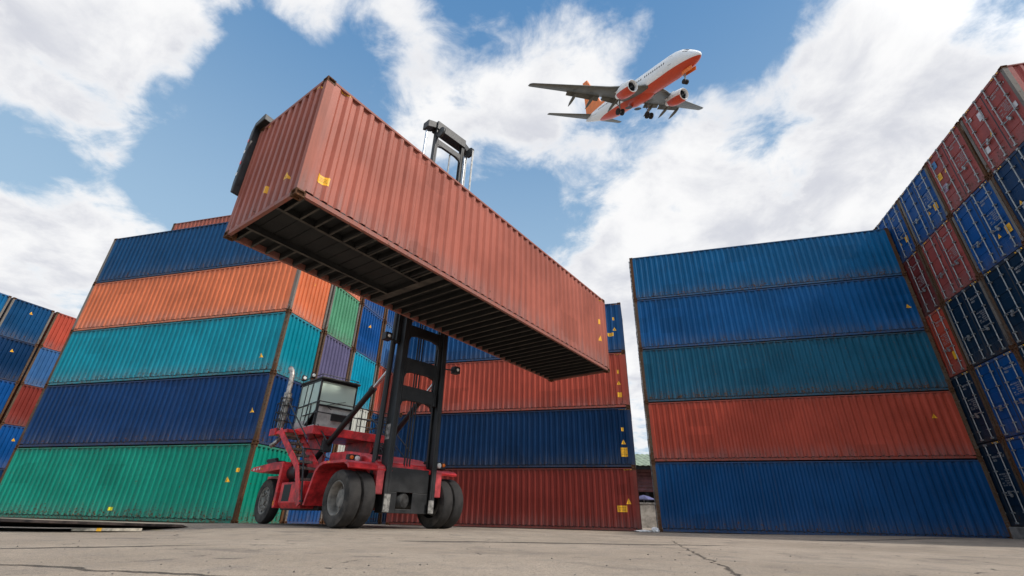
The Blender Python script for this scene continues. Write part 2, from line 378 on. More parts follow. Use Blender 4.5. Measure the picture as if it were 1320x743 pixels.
# ------------------------------------------------------------------ shipping container template (12.19 x 2.44 x 2.72 m, doors at -x, front wall at +x)
CL, CW, CH = 12.192, 2.438, 2.72
HX, HY = CL / 2, CW / 2
SIDE_P, SIDE_D, SIDE_X0 = .278, .052, -HX + .22
def side_depth(x):
    """how far a side panel lies behind its outer plane at x"""
    if x < SIDE_X0 or x > HX - .22: return 0.0
    t = ((x - SIDE_X0) / SIDE_P) % 1
    if t < .26: return 0.0
    if t < .46: return SIDE_D * (t - .26) / .20
    if t < .80: return SIDE_D
    return SIDE_D * (1 - (t - .80) / .20)
FRONT_P, FRONT_D, FRONT_Y0 = .25, .060, -HY + .10
def front_depth(y):
    if y < FRONT_Y0 or y > HY - .10: return 0.0
    t = ((y - FRONT_Y0) / FRONT_P) % 1
    if t < .40: return 0.0
    if t < .49: return FRONT_D * (t - .40) / .09
    if t < .91: return FRONT_D
    return FRONT_D * (1 - (t - .91) / .09)
def knots(a, b, x0, p, fr):
    out = [a]; n = int((b - a) / p) + 2
    for i in range(-1, n):
        for f in fr:
            x = x0 + (i + f) * p
            if a + 1e-4 < x < b - 1e-4: out.append(x)
    return sorted(out) + [b]
SIDE_OFF, FRONT_OFF = .006, .006                       # panel's outer plane behind the corner posts' faces
RAIL = .165                                            # bottom rail height
def side_panel_mesh(s):
    ks = knots(-HX + .14, HX - .14, SIDE_X0, SIDE_P, (0, .26, .46, .80))
    m_ = MB()
    for i in range(len(ks)):
        y = s * (HY - SIDE_OFF - side_depth(ks[i]))
        m_.v += [(ks[i], y, RAIL - .012), (ks[i], y, CH - .075)]
        # small folded lip at the foot, standing over the rail
        m_.v += [(ks[i], s * (HY - SIDE_OFF - side_depth(ks[i]) - .012), RAIL - .012)]
    for i in range(len(ks) - 1):
        a = i * 3; m_.f += [(a, a + 3, a + 4, a + 1), (a + 2, a + 5, a + 3, a)]
    me = m_.mesh('side_panel', None, False)
    if s > 0: me.flip_normals()
    return me
def front_panel_mesh():
    ks = knots(-HY + .09, HY - .09, FRONT_Y0, FRONT_P, (0, .40, .49, .91)); m_ = MB()
    for i in range(len(ks)):
        x = HX - FRONT_OFF - front_depth(ks[i]); m_.v += [(x, ks[i], .10), (x, ks[i], CH - .085)]
    for i in range(len(ks) - 1): a = i * 2; m_.f.append((a, a + 2, a + 3, a + 1))
    return m_.mesh('front_panel', None, False)
def frame_mesh():
    f = MB()
    for sy in (-1, 1):
        y = lambda d: sy * (HY - d)
        def bx(x0, x1, d0, d1, z0, z1): f.box(x0, x1, *sorted((y(d0), y(d1))), z0, z1)
        bx(-HX + .178, HX - .178, -.002, .063, CH - .070, CH - .022)            # top rail
        bx(-HX + .178, HX - .178, .062, .072, .110, RAIL + .03)                # recessed web of the bottom rail
        bx(-HX + .178, HX - .178, .002, .075, .030, .112)                      # bottom flange
    f.box(HX - .06, HX - .003, -HY + .162, HY - .162, CH - .085, CH - .012)    # front header
    f.box(HX - .07, HX - .004, -HY + .162, HY - .162, .016, .10)               # front sill
    f.box(-HX + .004, -HX + .08, -HY + .162, HY - .162, CH - .11, CH - .012)   # door header
    f.box(-HX + .004, -HX + .09, -HY + .162, HY - .162, .016, .15)             # door sill
    return f.mesh('frame')
def post_mesh(sx, sy):
    f = MB(); x0, x1 = sorted((sx * HX, sx * (HX - .15))); y0, y1 = sorted((sy * HY, sy * (HY - .11)))
    f.box(x0, x1, y0, y1, .118, CH - .118); return f.mesh('corner_post')
def casting_mesh(sx, sy, sz):
    bm = bmesh.new(); bmesh.ops.create_cube(bm, size=1)
    sxz = (.178, .162, .118)
    for v in bm.verts: v.co = Vector((v.co.x * sxz[0], v.co.y * sxz[1], v.co.z * sxz[2]))
    for nrm, th in (((sx, 0, 0), .034), ((0, sy, 0), .034), ((0, 0, sz), .045)):
        f = [q for q in bm.faces if q.normal.dot(Vector(nrm)) > .9 and q.calc_area() > .008][0]
        bmesh.ops.inset_individual(bm, faces=[f], thickness=th)
        bmesh.ops.inset_individual(bm, faces=[f], thickness=.006, depth=-.035)
    # castings stand 4 mm proud of the frame on every outer side
    c = Vector((sx * (HX + .004 - sxz[0] / 2), sy * (HY + .004 - sxz[1] / 2), CH - sxz[2] / 2 + .0 if sz > 0 else sxz[2] / 2))
    for v in bm.verts: v.co += c
    me = bpy.data.meshes.new('corner_casting'); bm.to_mesh(me); bm.free(); return me
def roof_mesh():
    f = MB(); f.box(-HX + .07, HX - .065, -HY + .065, HY - .065, CH - .055, CH - .03); return f.mesh('roof_panel')
def floor_mesh(detail=False):
    f = MB(); f.box(-HX + .1, HX - .08, -HY + .055, HY - .055, .150, .175)
    n = 38
    for i in range(n + 1):
        x = -HX + .25 + (CL - .45) * i / n
        if detail and x > HX - 3.5: continue
        f.box(x - .022, x + .022, -HY + .056, HY - .056, .03, .149)
    return f
def door_mesh(s):
    """one leaf: a panel with pressed horizontal grooves, stiles along both edges; s=-1 is the leaf at -y"""
    f = MB(); y0, y1 = (.008, HY - .115) if s > 0 else (-HY + .115, -.008)
    zb, zt = .16, CH - .12; x0 = -HX + .030
    f.box(x0 + .012, x0 + .05, y0, y1, zb, zt)
    prof = [(zb, 0)]
    for i in range(4):
        zc = zb + (zt - zb) * (.155 + .23 * i)
        prof += [(zc - .10, 0), (zc - .075, .026), (zc + .075, .026), (zc + .10, 0)]
    prof.append((zt, 0))
    a, b = y0 + .10, y1 - .10
    vs = []
    for z, d in prof: vs += [(x0 - .004 + d, a, z), (x0 - .004 + d, b, z)]
    f.add(vs, [(2 * i, 2 * i + 1, 2 * i + 3, 2 * i + 2) for i in range(len(prof) - 1)])
    for z, d in prof:
        pass
    f.box(x0 - .008, x0 + .012, y0, a, zb, zt); f.box(x0 - .008, x0 + .012, b, y1, zb, zt)
    f.box(x0 - .006, x0 + .012, a, b, zb, zb + .06); f.box(x0 - .006, x0 + .012, a, b, zt - .06, zt)
    for i in range(5):                                                          # hinges
        z = zb + .15 + i * (zt - zb - .3) / 4; ye = y1 if s > 0 else y0
        f.box(x0 - .014, x0 + .01, min(ye, ye + s * .07), max(ye, ye + s * .07), z - .04, z + .04)
    return f.mesh('door')
def rod_mesh(s, k):
    f = MB(); y = s * (.25 + .62 * k); x = -HX - .030
    f.tube([(x, y, .10), (x, y, CH - .07)], .019, 8)
    for z in (.10, CH - .085): f.box(x - .03, x + .06, y - .045, y + .045, z - .03, z + .03)
    for z in (.42, 1.05, 1.75, 2.30): f.box(x - .026, x + .052, y - .05, y + .05, z - .022, z + .022)
    hy = y + (.34 if k == 0 else -.34) * s
    f.bar((x - .02, y, .98 + .10 * k), (x - .02, hy, .95 + .10 * k), .03, .018)
    f.box(x - .03, x + .02, hy - .04, hy + .04, .90 + .10 * k, 1.0 + .10 * k)
    return f.mesh('lock_rod', 40)
def gasket_mesh():
    f = MB(); f.box(-HX + .018, -HX + .03, -.02, .02, .16, CH - .12); return f.mesh('door_gasket')
def on_door(me, y, z, x=-HX - .003 + .018):
    """turn flat lettering in the xy plane onto the door end"""
    me.transform(Matrix(((0, 0, -1, x), (-1, 0, 0, y), (0, 1, 0, z), (0, 0, 0, 1)))); return me
LETTER = []
for a_, b_ in (('RGLU 410 275 3', '45G1'), ('TDBU 628 914 0', '42G1'), ('KMTU 507 361 8', '45G1')):
    top = text_mesh(a_ + '\n' + b_, .10, 'LEFT', 1.15, .002)
    low = text_mesh('MAX. GROSS  32,500 KG\n            71,650 LB\nTARE      3,870 KG\n            8,530 LB\nNET       28,630 KG\nCU. CAP.   76.4 CU.M', .058, 'LEFT', 1.25, .0015)
    LETTER.append((on_door(top, -.30, 2.18), on_door(low, -.30, 1.62)))

ME = dict(frame=frame_mesh(), sideL=side_panel_mesh(-1), sideR=side_panel_mesh(1), front=front_panel_mesh(), roof=roof_mesh(),
          floor=floor_mesh().mesh('underside'), doorA=door_mesh(-1), doorB=door_mesh(1), gasket=gasket_mesh())
CAST = {(a, b, c): casting_mesh(a, b, c) for a in (-1, 1) for b in (-1, 1) for c in (-1, 1)}
POSTS = [post_mesh(a, b) for a in (-1, 1) for b in (-1, 1)]
RODS = {(s, k): rod_mesh(s, k) for s in (-1, 1) for k in (0, 1)}
def hazard_mesh(nst=5, w=.07, h=.045):
    f = MB()
    for i in range(nst): f.add([(i * w * 1.35, 0, 0), (i * w * 1.35 + w, 0, 0), (i * w * 1.35 + w + .03, 0, h), (i * w * 1.35 + .03, 0, h)], [(0, 1, 2, 3)])
    return f
def part(name, me, mt, parent):
    if not me.materials: me.materials.append(mt)
    o = bpy.data.objects.new(name, me); col.objects.link(o); o.parent = parent
    o.material_slots[0].link = 'OBJECT'; o.material_slots[0].material = mt
    return o
proto_part = {}
def container(tone, loc, rz, sx=1.0, sz=1.0, doors=False, castings='all', frame_tone=None, letter=None, floor=True, post=None):
    root = empty('shipping_container', loc, rz); root.scale = (sx, 1, sz)
    pm, fm = PM[tone], FM[frame_tone or tone]
    part('frame', ME['frame'], fm, root)
    for me in POSTS: part('corner_post', me, POSTM[post] if post is not None else fm, root)
    for key, me in CAST.items(): part('corner_casting', me, CASTM, root)
    part('side_panel', ME['sideL'], pm, root); part('side_panel', ME['sideR'], pm, root)
    part('front_panel', ME['front'], pm, root); part('roof_panel', ME['roof'], pm, root)
    if floor: part('underside', ME['floor'], UNDER, root)
    dA = part('door', ME['doorA'], pm, root); dB = part('door', ME['doorB'], pm, root)
    if doors:
        part('door_gasket', ME['gasket'], GASKET, root)
        for (s, k), me in RODS.items(): part('lock_rod', me, GALV, dA if s < 0 else dB)
        if letter is not None:
            part('lettering', LETTER[letter][0], WHITE_T, dA); part('lettering', LETTER[letter][1], WHITE_T, dA)
        hz = MB()
        for y in (-1.02, .62): 
            for i in range(4): hz.add([(-HX - .002, y + i * .1, CH - .085), (-HX - .002, y + i * .1 + .055, CH - .085), (-HX - .002, y + i * .1 + .085, CH - .035), (-HX - .002, y + i * .1 + .03, CH - .035)], [(0, 1, 2, 3)])
        part('hazard_strip', hz.mesh('hazard_strip', None, False), YEL, root)
    return root
def sticker(root, face, a, z, shape, w, h, mt=None, text=None, tsize=.05, name='warning_sticker'):
    """a thin sheet that follows the corrugation. face: 'L' (-y side), 'R' (+y side), 'F' (front wall), 'D' (door end). a: x on the sides, y on the ends. z: height of its centre"""
    w *= .72; h *= .72; tsize *= .68
    z = z / root.scale.z; h = h / root.scale.z; mt = mt or YEL
    def place(p, q, lift):
        if face in 'LR':
            s = -1 if face == 'L' else 1
            return (p, s * (HY - SIDE_OFF - side_depth(p) + lift), q)
        if face == 'F': return (HX - FRONT_OFF - front_depth(p) + lift, p, q)
        return (-HX + .012 - lift, p, q)
    n = 24; f = MB()
    if shape == 'hazard':
        for i in range(5):
            x0 = a - w / 2 + i * w / 5
            vs = [place(x0 + w * .12 * t + (h * .5 if u else 0), z + (u - .5) * h, .005) for t, u in ((0, 0), (1, 0), (1, 1), (0, 1))]
            f.add(vs, [(0, 1, 2, 3)])
    else:
        for i in range(n + 1):
            t = i / n; p = a + (t - .5) * w
            hh = h if shape == 'rect' else h * (1 - abs(2 * t - 1)) + .002
            f.v += [place(p, z - h / 2, .004), place(p, z - h / 2 + hh, .004)]
        f.f += [(2 * i, 2 * i + 2, 2 * i + 3, 2 * i + 1) for i in range(n)]
    o = link(name, f.mesh(name, None, False), mt, root)
    def conform(me, cx_, cz):
        flip = -1 if face in 'RD' and False else 1
        # reading direction as seen from outside
        dirx = {'L': 1, 'R': -1, 'F': 1, 'D': -1}[face]
        for v in me.vertices: v.co = place(cx_ + dirx * v.co.x, cz + v.co.y / root.scale.z, .007)
        return me
    if shape == 'tri' and w > .12:                     # the black lightning bolt
        bolt = bpy.data.meshes.new('bolt'); k_ = w * .5
        pts = [(.05, .62), (-.16, .24), (-.02, .26), (-.12, -.05), (.16, .34), (.02, .33), (.14, .62)]
        bolt.from_pydata([(x * k_, (y + .1) * k_ * 1.0, 0) for x, y in pts], [], [tuple(range(len(pts)))])
        link('bolt_symbol', conform(bolt, a, z - h / 2 + h * .08), BLACK_T, o)
    if text:
        tm = text_mesh(text, tsize, 'CENTER', 1.25, 0)
        nl = text.count('\n') + 1
        link('sticker_text', conform(tm, a, z + (nl / 2 - .8) * tsize * 1.25), BLACK_T, o)
    return o

# ------------------------------------------------------------------ the stacks
GAP = .08
STK = dict(R=(6.5675, 22.5422, -0.284948, 1.02577, [2.848, 2.714, 2.686, 2.787, 2.647], 0),
           A=(-9.488, 18.2244, 1.31062, 1.0238, [2.723, 2.722, 2.683, 2.632, 2.753, 2.72], 0),
           C=(5.8064, 22.4357, 2.874826, 1.0, [2.590, 2.715, 2.781, 2.773], 0),
           Q=(16.3264, 10.4745, 1.30902, .9934, [2.896, 2.690, 2.804, 2.788, 2.713], .497),
           B=(-34.115, 29.0634, 1.243115, 1.02, [2.664] * 5, 0))
ORD = ['bottom', 'second', 'third', 'fourth', 'fifth', 'sixth']
def ax(n):
    x, y, a, g_, hs, z0 = STK[n]
    return Vector((x, y, 0)), Vector((math.cos(a), math.sin(a), 0)), Vector((-math.sin(a), math.cos(a), 0)), g_, hs, z0
def place_stack(n, column, tones, labels, doors=False, letter=None, skip=(), jit=.012, floor=True):
    """one pile of containers; returns them from the bottom up"""
    o, e1, e2, g_, hs, z0 = ax(n); out = []; z = z0
    rng = random.Random(hash((n, column)) % 1000 if False else sum(map(ord, n)) * 31 + column * 7)
    for i, t in enumerate(tones):
        h = hs[i]; j = rng.uniform(-jit, jit); j2 = rng.uniform(-jit, jit)
        if n in 'R':   # length along e1, depth e2, doors at the e1 start
            c = o + e1 * (CL * g_ / 2) + e2 * (CW / 2); rz = math.atan2(e1.y, e1.x)
        elif n == 'C':
            c = o + e1 * (CL / 2) - e2 * (CW / 2); rz = math.atan2(-e1.y, -e1.x)
        elif n in 'AB':   # front walls on the line, boxes run along +e2
            c = o + e1 * ((column * (CW + GAP)) * g_ + CW / 2) + e2 * (CL * g_ / 2); rz = math.atan2(-e2.y, -e2.x)
        else:
            c = o + e1 * ((column * (CW + GAP)) * g_ + CW / 2 + (.0)) - e2 * (CL / 2); rz = math.atan2(-e2.y, -e2.x)
        if i not in skip and t:
            q = container(t, (c.x, c.y, z + .004), rz, g_ if n in 'RAB' else 1.0, (h - .004) / CH, doors, letter=None if letter is None else (column + i * 2) % 3, floor=floor, post=None if n == 'C' else rng.choice((0, 0, 1, 2)) if n != 'A' or column else (2, 0, 0, 1, 1, 1)[i])
            q.location.x += e1.x * j + e2.x * j2; q.location.y += e1.y * j + e2.y * j2
            tag(q, labels[i], 'container', 'stacked shipping containers')
            out.append(q)
        else: out.append(None)
        z += h
    return out
def zb(n, i): return STK[n][5] + sum(STK[n][4][:i])
PITCH_C = (CW + GAP)
CN = {'navy': 'navy blue', 'darknavy': 'dark navy', 'blue': 'blue', 'deepblue': 'deep blue', 'royal': 'royal blue', 'greyblue': 'dusty blue grey', 'steelblue': 'faded steel blue', 'teal': 'teal', 'azure': 'bright blue', 'midblue': 'mid blue', 'petrol': 'dark petrol blue', 'inkblue': 'ink blue', 'cyan': 'bright teal',
      'green': 'sea green', 'sage': 'sage green', 'orange': 'orange', 'brick': 'brick red', 'rust': 'rust red', 'salmon': 'salmon red', 'maroon': 'maroon', 'darkred': 'dark maroon', 'plum': 'dusty purple', 'white': 'greyish white', 'red': 'light red'}
# --- A: the big stack at front left and the row of end walls running back behind the handler
A_rows = [['green', 'inkblue', 'teal', 'orange', 'petrol'],
          ['royal', 'greyblue', 'plum', 'sage', 'orange', 'salmon'],
          ['royal', 'white', 'cyan', 'royal', 'royal'],
          ['blue', 'deepblue', 'brick', 'greyblue', 'royal'],
          ['navy', 'greyblue', 'blue', 'navy', 'blue']]
a_where = ['big front left stack', 'first end wall column behind the front left stack', 'second end wall column behind the front left stack', 'third end wall column, left of the mast', 'fourth end wall column, behind the mast']
STA = []
for c, tones in enumerate(A_rows):
    nm = ['%s container, %s layer, %s' % (CN[t], ORD[i], a_where[c]) for i, t in enumerate(tones)]
    STA.append(place_stack('A', c, tones, nm))
# --- C: the stack right behind the handler
c_t = ['rust', 'navy', 'brick', 'midblue']
STC = place_stack('C', 0, c_t, ['%s container with yellow stickers, %s layer of the stack behind the handler' % (CN[t], ['bottom', 'second', 'third', 'top'][i]) for i, t in enumerate(c_t)])
# --- R: the five boxes right of the gap
r_t = ['deepblue', 'red', 'steelblue', 'azure', 'blue']
STR = place_stack('R', 0, r_t, ['%s container lying broadside, %s of five, right of the sky gap' % (CN[t], ['bottom', 'second from bottom', 'middle', 'second from top', 'top'][i]) for i, t in enumerate(r_t)], doors=True)
# --- Q: the wall of door ends at far right
q_t = [['blue', 'darknavy', 'navy', 'navy', 'maroon'],
       ['blue', 'darknavy', 'darknavy', 'royal', 'maroon'],
       ['royal', 'royal', 'darknavy', 'maroon', 'royal'],
       ['darknavy', 'darknavy', 'red', 'darkred', 'royal'],
       ['navy', 'navy', 'darkred', 'darkred', 'royal'],
       ['navy', 'navy', 'navy', 'navy', 'navy']]
qn = ['nearest', 'second nearest', 'third nearest', 'fourth nearest', 'fifth nearest', 'farthest']
STQ = []
for c, tones in enumerate(q_t):
    STQ.append(place_stack('Q', c, tones, ['%s container with door end, %s layer, %s column of far right wall' % (CN[t], ['bottom', 'second', 'third', 'fourth', 'top'][i], qn[c]) for i, t in enumerate(tones)], doors=True, letter=1))
pl = MB(); o_, a_, b_, g_, hs_, z0_ = ax('Q')
def qp(u, v, z): p = o_ + a_ * u + b_ * v; return (p.x, p.y, z)
pl.prism([qp(-.3, .12, -.1), qp(15.6, .12, -.1), qp(15.6, -12.5, -.1), qp(-.3, -12.5, -.1)], .59, (0, 0, 1))
PLINTH = plain('plinth_concrete', (.20, .185, .17), .9, 0, .25, 2.0, .5)
struct(pl.build('concrete_plinth', PLINTH, None, bevel=.03), 'low concrete plinth under the far right wall of containers', 'plinth')
# --- B: the far stack at the left edge
b_t = {-2: ['navy', 'navy', 'royal', 'navy', 'petrol'], -1: ['navy', 'deepblue', 'royal', 'navy', 'blue'], 0: ['navy', 'deepblue', 'royal', 'navy', 'petrol'], 1: ['navy', 'royal', 'rust', 'greyblue', 'red'], 2: ['navy', 'navy', 'navy', 'navy', 'navy']}
bn = {-2: 'leftmost column', -1: 'column at the left edge', 0: 'middle column', 1: 'column beside the green stack', 2: 'rearmost column'}
STB = {}
for c, tones in b_t.items():
    STB[c] = place_stack('B', c, tones, ['%s container end, %s layer, %s of far left wall' % (CN[t], ['bottom', 'second', 'third', 'fourth', 'top'][i], bn[c]) for i, t in enumerate(tones)])

# --- stickers
def sA(i, v, z, shape, w, h, **k): sticker(STA[0][i], 'L', HX - v / STK['A'][3], z - zb('A', i), shape, w, h, **k)
def sAe(c, i, u, z, shape, w, h, **k): sticker(STA[c][i], 'F', u - c * PITCH_C * STK['A'][3] - HY, z - zb('A', i), shape, w, h, **k)
def sC(i, u, z, shape, w, h, **k): sticker(STC[i], 'L', HX - u, z - zb('C', i), shape, w, h, **k)
def sR(i, u, z, shape, w, h, **k): sticker(STR[i], 'L', u / STK['R'][3] - HX, z - zb('R', i), shape, w, h, **k)
def sQ(c, i, u, z, shape, w, h, **k): sticker(STQ[c][i], 'D', u - c * PITCH_C * STK['Q'][3] - HY, z - zb('Q', i), shape, w, h, **k)
def sB(c, i, u, z, shape, w, h, **k): sticker(STB[c][i], 'F', u - c * PITCH_C * STK['B'][3] - HY, z - zb('B', i), shape, w, h, **k)
sA(0, .83, 1.46, 'tri', .30, .26); sA(0, .48, 1.78, 'rect', .15, .20); sA(0, 5.87, .41, 'rect', .22, .16, mt=YEL2)
sA(1, .58, 3.97, 'tri', .30, .26); sA(2, .85, 6.21, 'tri', .30, .26)
sAe(0, 3, 1.21, 10.0, 'tri', .14, .28); sAe(2, 3, 6.28, 9.9, 'tri', .24, .26); sAe(3, 3, 9.09, 9.88, 'tri', .24, .26)
sR(3, 12.08, 9.49, 'tri', .30, .27); sR(1, 11.47, 4.55, 'tri', .30, .27)
sC(3, .44, 9.96, 'rect', .13, .24); sC(3, .42, 9.39, 'tri', .26, .27); sC(3, .64, 9.08, 'rect', .42, .26, text='CAUTION\n9\'6" HIGH', tsize=.07)
sC(2, .43, 7.09, 'rect', .13, .26); sC(2, .43, 6.53, 'tri', .27, .27); sC(2, .43, 5.93, 'rect', .28, .32)
sC(1, .44, 4.29, 'rect', .15, .24); sC(1, .44, 3.72, 'tri', .29, .30); sC(1, .44, 3.26, 'rect', .42, .56, text='CAUTION\n9\'6"\nHIGH\nCONTAINER', tsize=.085)
sC(0, .44, 1.19, 'tri', .30, .33); sC(0, .74, .88, 'rect', .60, .36, text='CAUTION\n9\'6" HIGH', tsize=.11)
for i, z in ((3, 10.78), (2, 8.0), (1, 5.23), (0, 2.50)): sC(i, .36, z, 'hazard', .50, .06, name='hazard_strip')
HOOK = plain('lashing_steel', (.03, .028, .026), .7)
sB(0, 4, 1.27, 12.66, 'tri', .28, .28); sB(0, 3, 1.28, 9.92, 'tri', .28, .28); sB(1, 1, 3.61, 4.46, 'tri', .28, .28)
sQ(0, 4, 1.58, 13.71, 'rect', .34, .46, mt=PAPER, name='pale_sticker'); sQ(0, 4, 2.02, 13.95, 'rect', .16, .22, mt=PAPER, text='P', tsize=.2, name='pale_sticker'); sQ(0, 4, 1.55, 12.84, 'tri', .24, .24); sQ(0, 4, 2.0, 12.47, 'rect', .28, .34, mt=PAPER, name='pale_sticker'); sQ(0, 4, .30, 12.9, 'rect', .22, .3, mt=PAPER, name='pale_sticker')
sQ(1, 4, 4.49, 13.9, 'rect', .34, .44, mt=BLUES, name='blue_sticker'); sQ(1, 4, 4.49, 13.30, 'rect', .36, .40, text='CAUTION\n9\'6" HIGH\nCONTAINER', tsize=.06); sQ(1, 4, 4.07, 13.31, 'tri', .22, .24); sQ(1, 4, 4.47, 12.72, 'rect', .40, .46, mt=LILAC, name='lilac_sticker')
sQ(2, 4, 5.93, 12.51, 'tri', .22, .24); sQ(2, 4, 5.42, 12.50, 'rect', .36, .42, text='CAUTION\n9\'6" HIGH\nCONTAINER', tsize=.06)
sQ(3, 4, 8.49, 12.5, 'tri', .22, .24); sQ(3, 4, 7.95, 12.47, 'rect', .34, .40)
sQ(1, 3, 2.83, 9.68, 'rect', .38, .42, text='CAUTION\n9\'6" HIGH\nCONTAINER', tsize=.06); sQ(1, 3, 3.32, 9.68, 'tri', .22, .24)
sQ(3, 2, 8.01, 6.82, 'rect', .32, .46); sQ(0, 3, 1.9, 10.1, 'tri', .24, .24)

# ------------------------------------------------------------------ the lifted container
T0 = Vector((-3.602, 6.151, 0)); TA = .94146; TG = .9933
TE1 = Vector((math.cos(TA), math.sin(TA), 0)); TE2 = Vector((-math.sin(TA), math.cos(TA), 0)); TZ, TH_ = 5.071, 2.81
tc_ = T0 + TE1 * (CL * TG / 2) + TE2 * HY
lift = container('salmon', (tc_.x, tc_.y, TZ), math.atan2(-TE1.y, -TE1.x), TG, TH_ / CH, floor=False)
tag(lift, 'salmon red container hanging in the air in the grip of the red handler', 'container')
fl = floor_mesh(True)
fb = MB()
n_ = 38
for i in range(n_ + 1):
    x = -HX + .25 + (CL - .45) * i / n_
    if x > HX - 3.5:
        for s in (-1, 1): fb.box(x - .018, x + .018, *sorted((s * (HY - .06), s * .56)), .022, .032)
    else: fb.box(x - .018, x + .018, -HY + .06, HY - .06, .022, .031)
for s in (-1, 1):                                      # walls of the gooseneck tunnel
    fl.box(HX - 3.5, HX - .075, *sorted((s * .52, s * .545)), .028, .149); fb.box(HX - 3.5, HX - .08, *sorted((s * .50, s * .56)), .019, .027)
    for i in range(12):
        x = HX - .22 - i * .298; fl.box(x - .02, x + .02, *sorted((s * .56, s * (HY - .056))), .033, .149)
fl.box(HX - 3.62, HX - 3.5, -HY + .056, HY - .056, .028, .149); fb.box(HX - 3.66, HX - 3.47, -HY + .06, HY - .06, .017, .026)
for i in range(11): fl.box(HX - .30 - i * .298, HX - .29 - i * .298, -.518, .518, .135, .149)
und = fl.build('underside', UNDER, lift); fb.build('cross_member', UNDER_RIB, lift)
def sT(u, z, shape, w, h, **k): return sticker(lift, 'R', HX - u / TG, z - TZ, shape, w, h, **k)
sT(.42, 5.64, 'rect', .30, .24, text='CAUTION\n9\'6" HIGH\nCONTAINER', tsize=.038); sT(.42, 7.80, 'hazard', .34, .06, name='hazard_strip')
sT(11.55, 6.81, 'rect', .12, .26); sT(11.55, 6.18, 'tri', .26, .28); sT(11.72, 7.75, 'hazard', .34, .06, name='hazard_strip')
sticker(lift, 'F', HY - .53, .62, 'tri', .24, .22); sticker(lift, 'F', HY - 1.22, .63, 'rect', .15, .22)
sticker(lift, 'F', HY - .27, 2.66, 'hazard', .3, .05, name='hazard_strip'); sticker(lift, 'F', HY - 2.1, 2.66, 'hazard', .3, .05, name='hazard_strip')
# ------------------------------------------------------------------ the container handler (local frame: x lateral, y backwards, z up; origin under the front axle)
REDP = plain('handler_red', (.58, .030, .034), .36, 0, .26, 3.2, .25)
REDD = plain('handler_red_dusty', (.38, .045, .05), .5, 0, .25, 3.0, .2)
CHAR = plain('mast_charcoal', (.012, .012, .0125), .50, 0, .35, 2.5, .4)
CHAR2 = plain('mast_worn_edge', (.034, .033, .032), .55, 0, .4, 5, .4)
SCUFF = plain('scuffed_grey', (.20, .19, .175), .7, 0, .35, 9, .4)
BLACKP = plain('black_paint', (.012, .012, .013), .5, 0, .2, 4)
TYRE = plain('tyre_rubber', (.022, .020, .019), .85, 0, .25, 5, .5)
TYREW = plain('tyre_side_dusty', (.050, .043, .037), .9, 0, .35, 4, .4)
RIM = plain('rim_grey', (.21, .19, .165), .6, .1, .2, 6)
STEEL = plain('step_steel', (.17, .15, .13), .6, .4, .3, 10, .3)
CHROME = plain('piston_rod', (.62, .62, .62), .22, 1, .05, 4)
CABG = plain('cab_grey', (.42, .42, .40), .55, 0, .15, 4)
EXH = plain('exhaust_steel', (.34, .31, .28), .42, .7, .3, 9)
LAMP = plain('lamp_lens', (.75, .74, .70), .15, 0, .05, 5)
AMBER = plain('amber_lens', (.75, .16, .01), .25, 0, .08, 5)
WHITEP = plain('white_stripe', (.72, .71, .69), .5, 0, .1, 6)
GLASS, gt_, gb_ = mat_base('cab_glass')  # green tint, its base lightened to paint in the sky's reflection
gb_.inputs['Base Color'].default_value = (.62, .76, .67, 1); gb_.inputs['Roughness'].default_value = .06; gb_.inputs['Transmission Weight'].default_value = .12; gb_.inputs['IOR'].default_value = 1.5; gb_.inputs['Specular IOR Level'].default_value = .9
HX0, HY0, HT0 = -2.979, 13.893, .815
hd = empty('container_handler', (HX0, HY0, .07), HT0)
tag(hd, 'red container handler truck with tall black mast and raised cab, holding up the container', 'container handler')
def Lc(p):                                             # world point -> handler frame
    d = Vector((p[0] - HX0, p[1] - HY0, 0)); c, s = math.cos(HT0), math.sin(HT0)
    return (d.x * c + d.y * s, -d.x * s + d.y * c, p[2] - .07)
def Tp(u, v, z): q = T0 + TE1 * u + TE2 * v; return Lc((q.x, q.y, z))
WR = .665
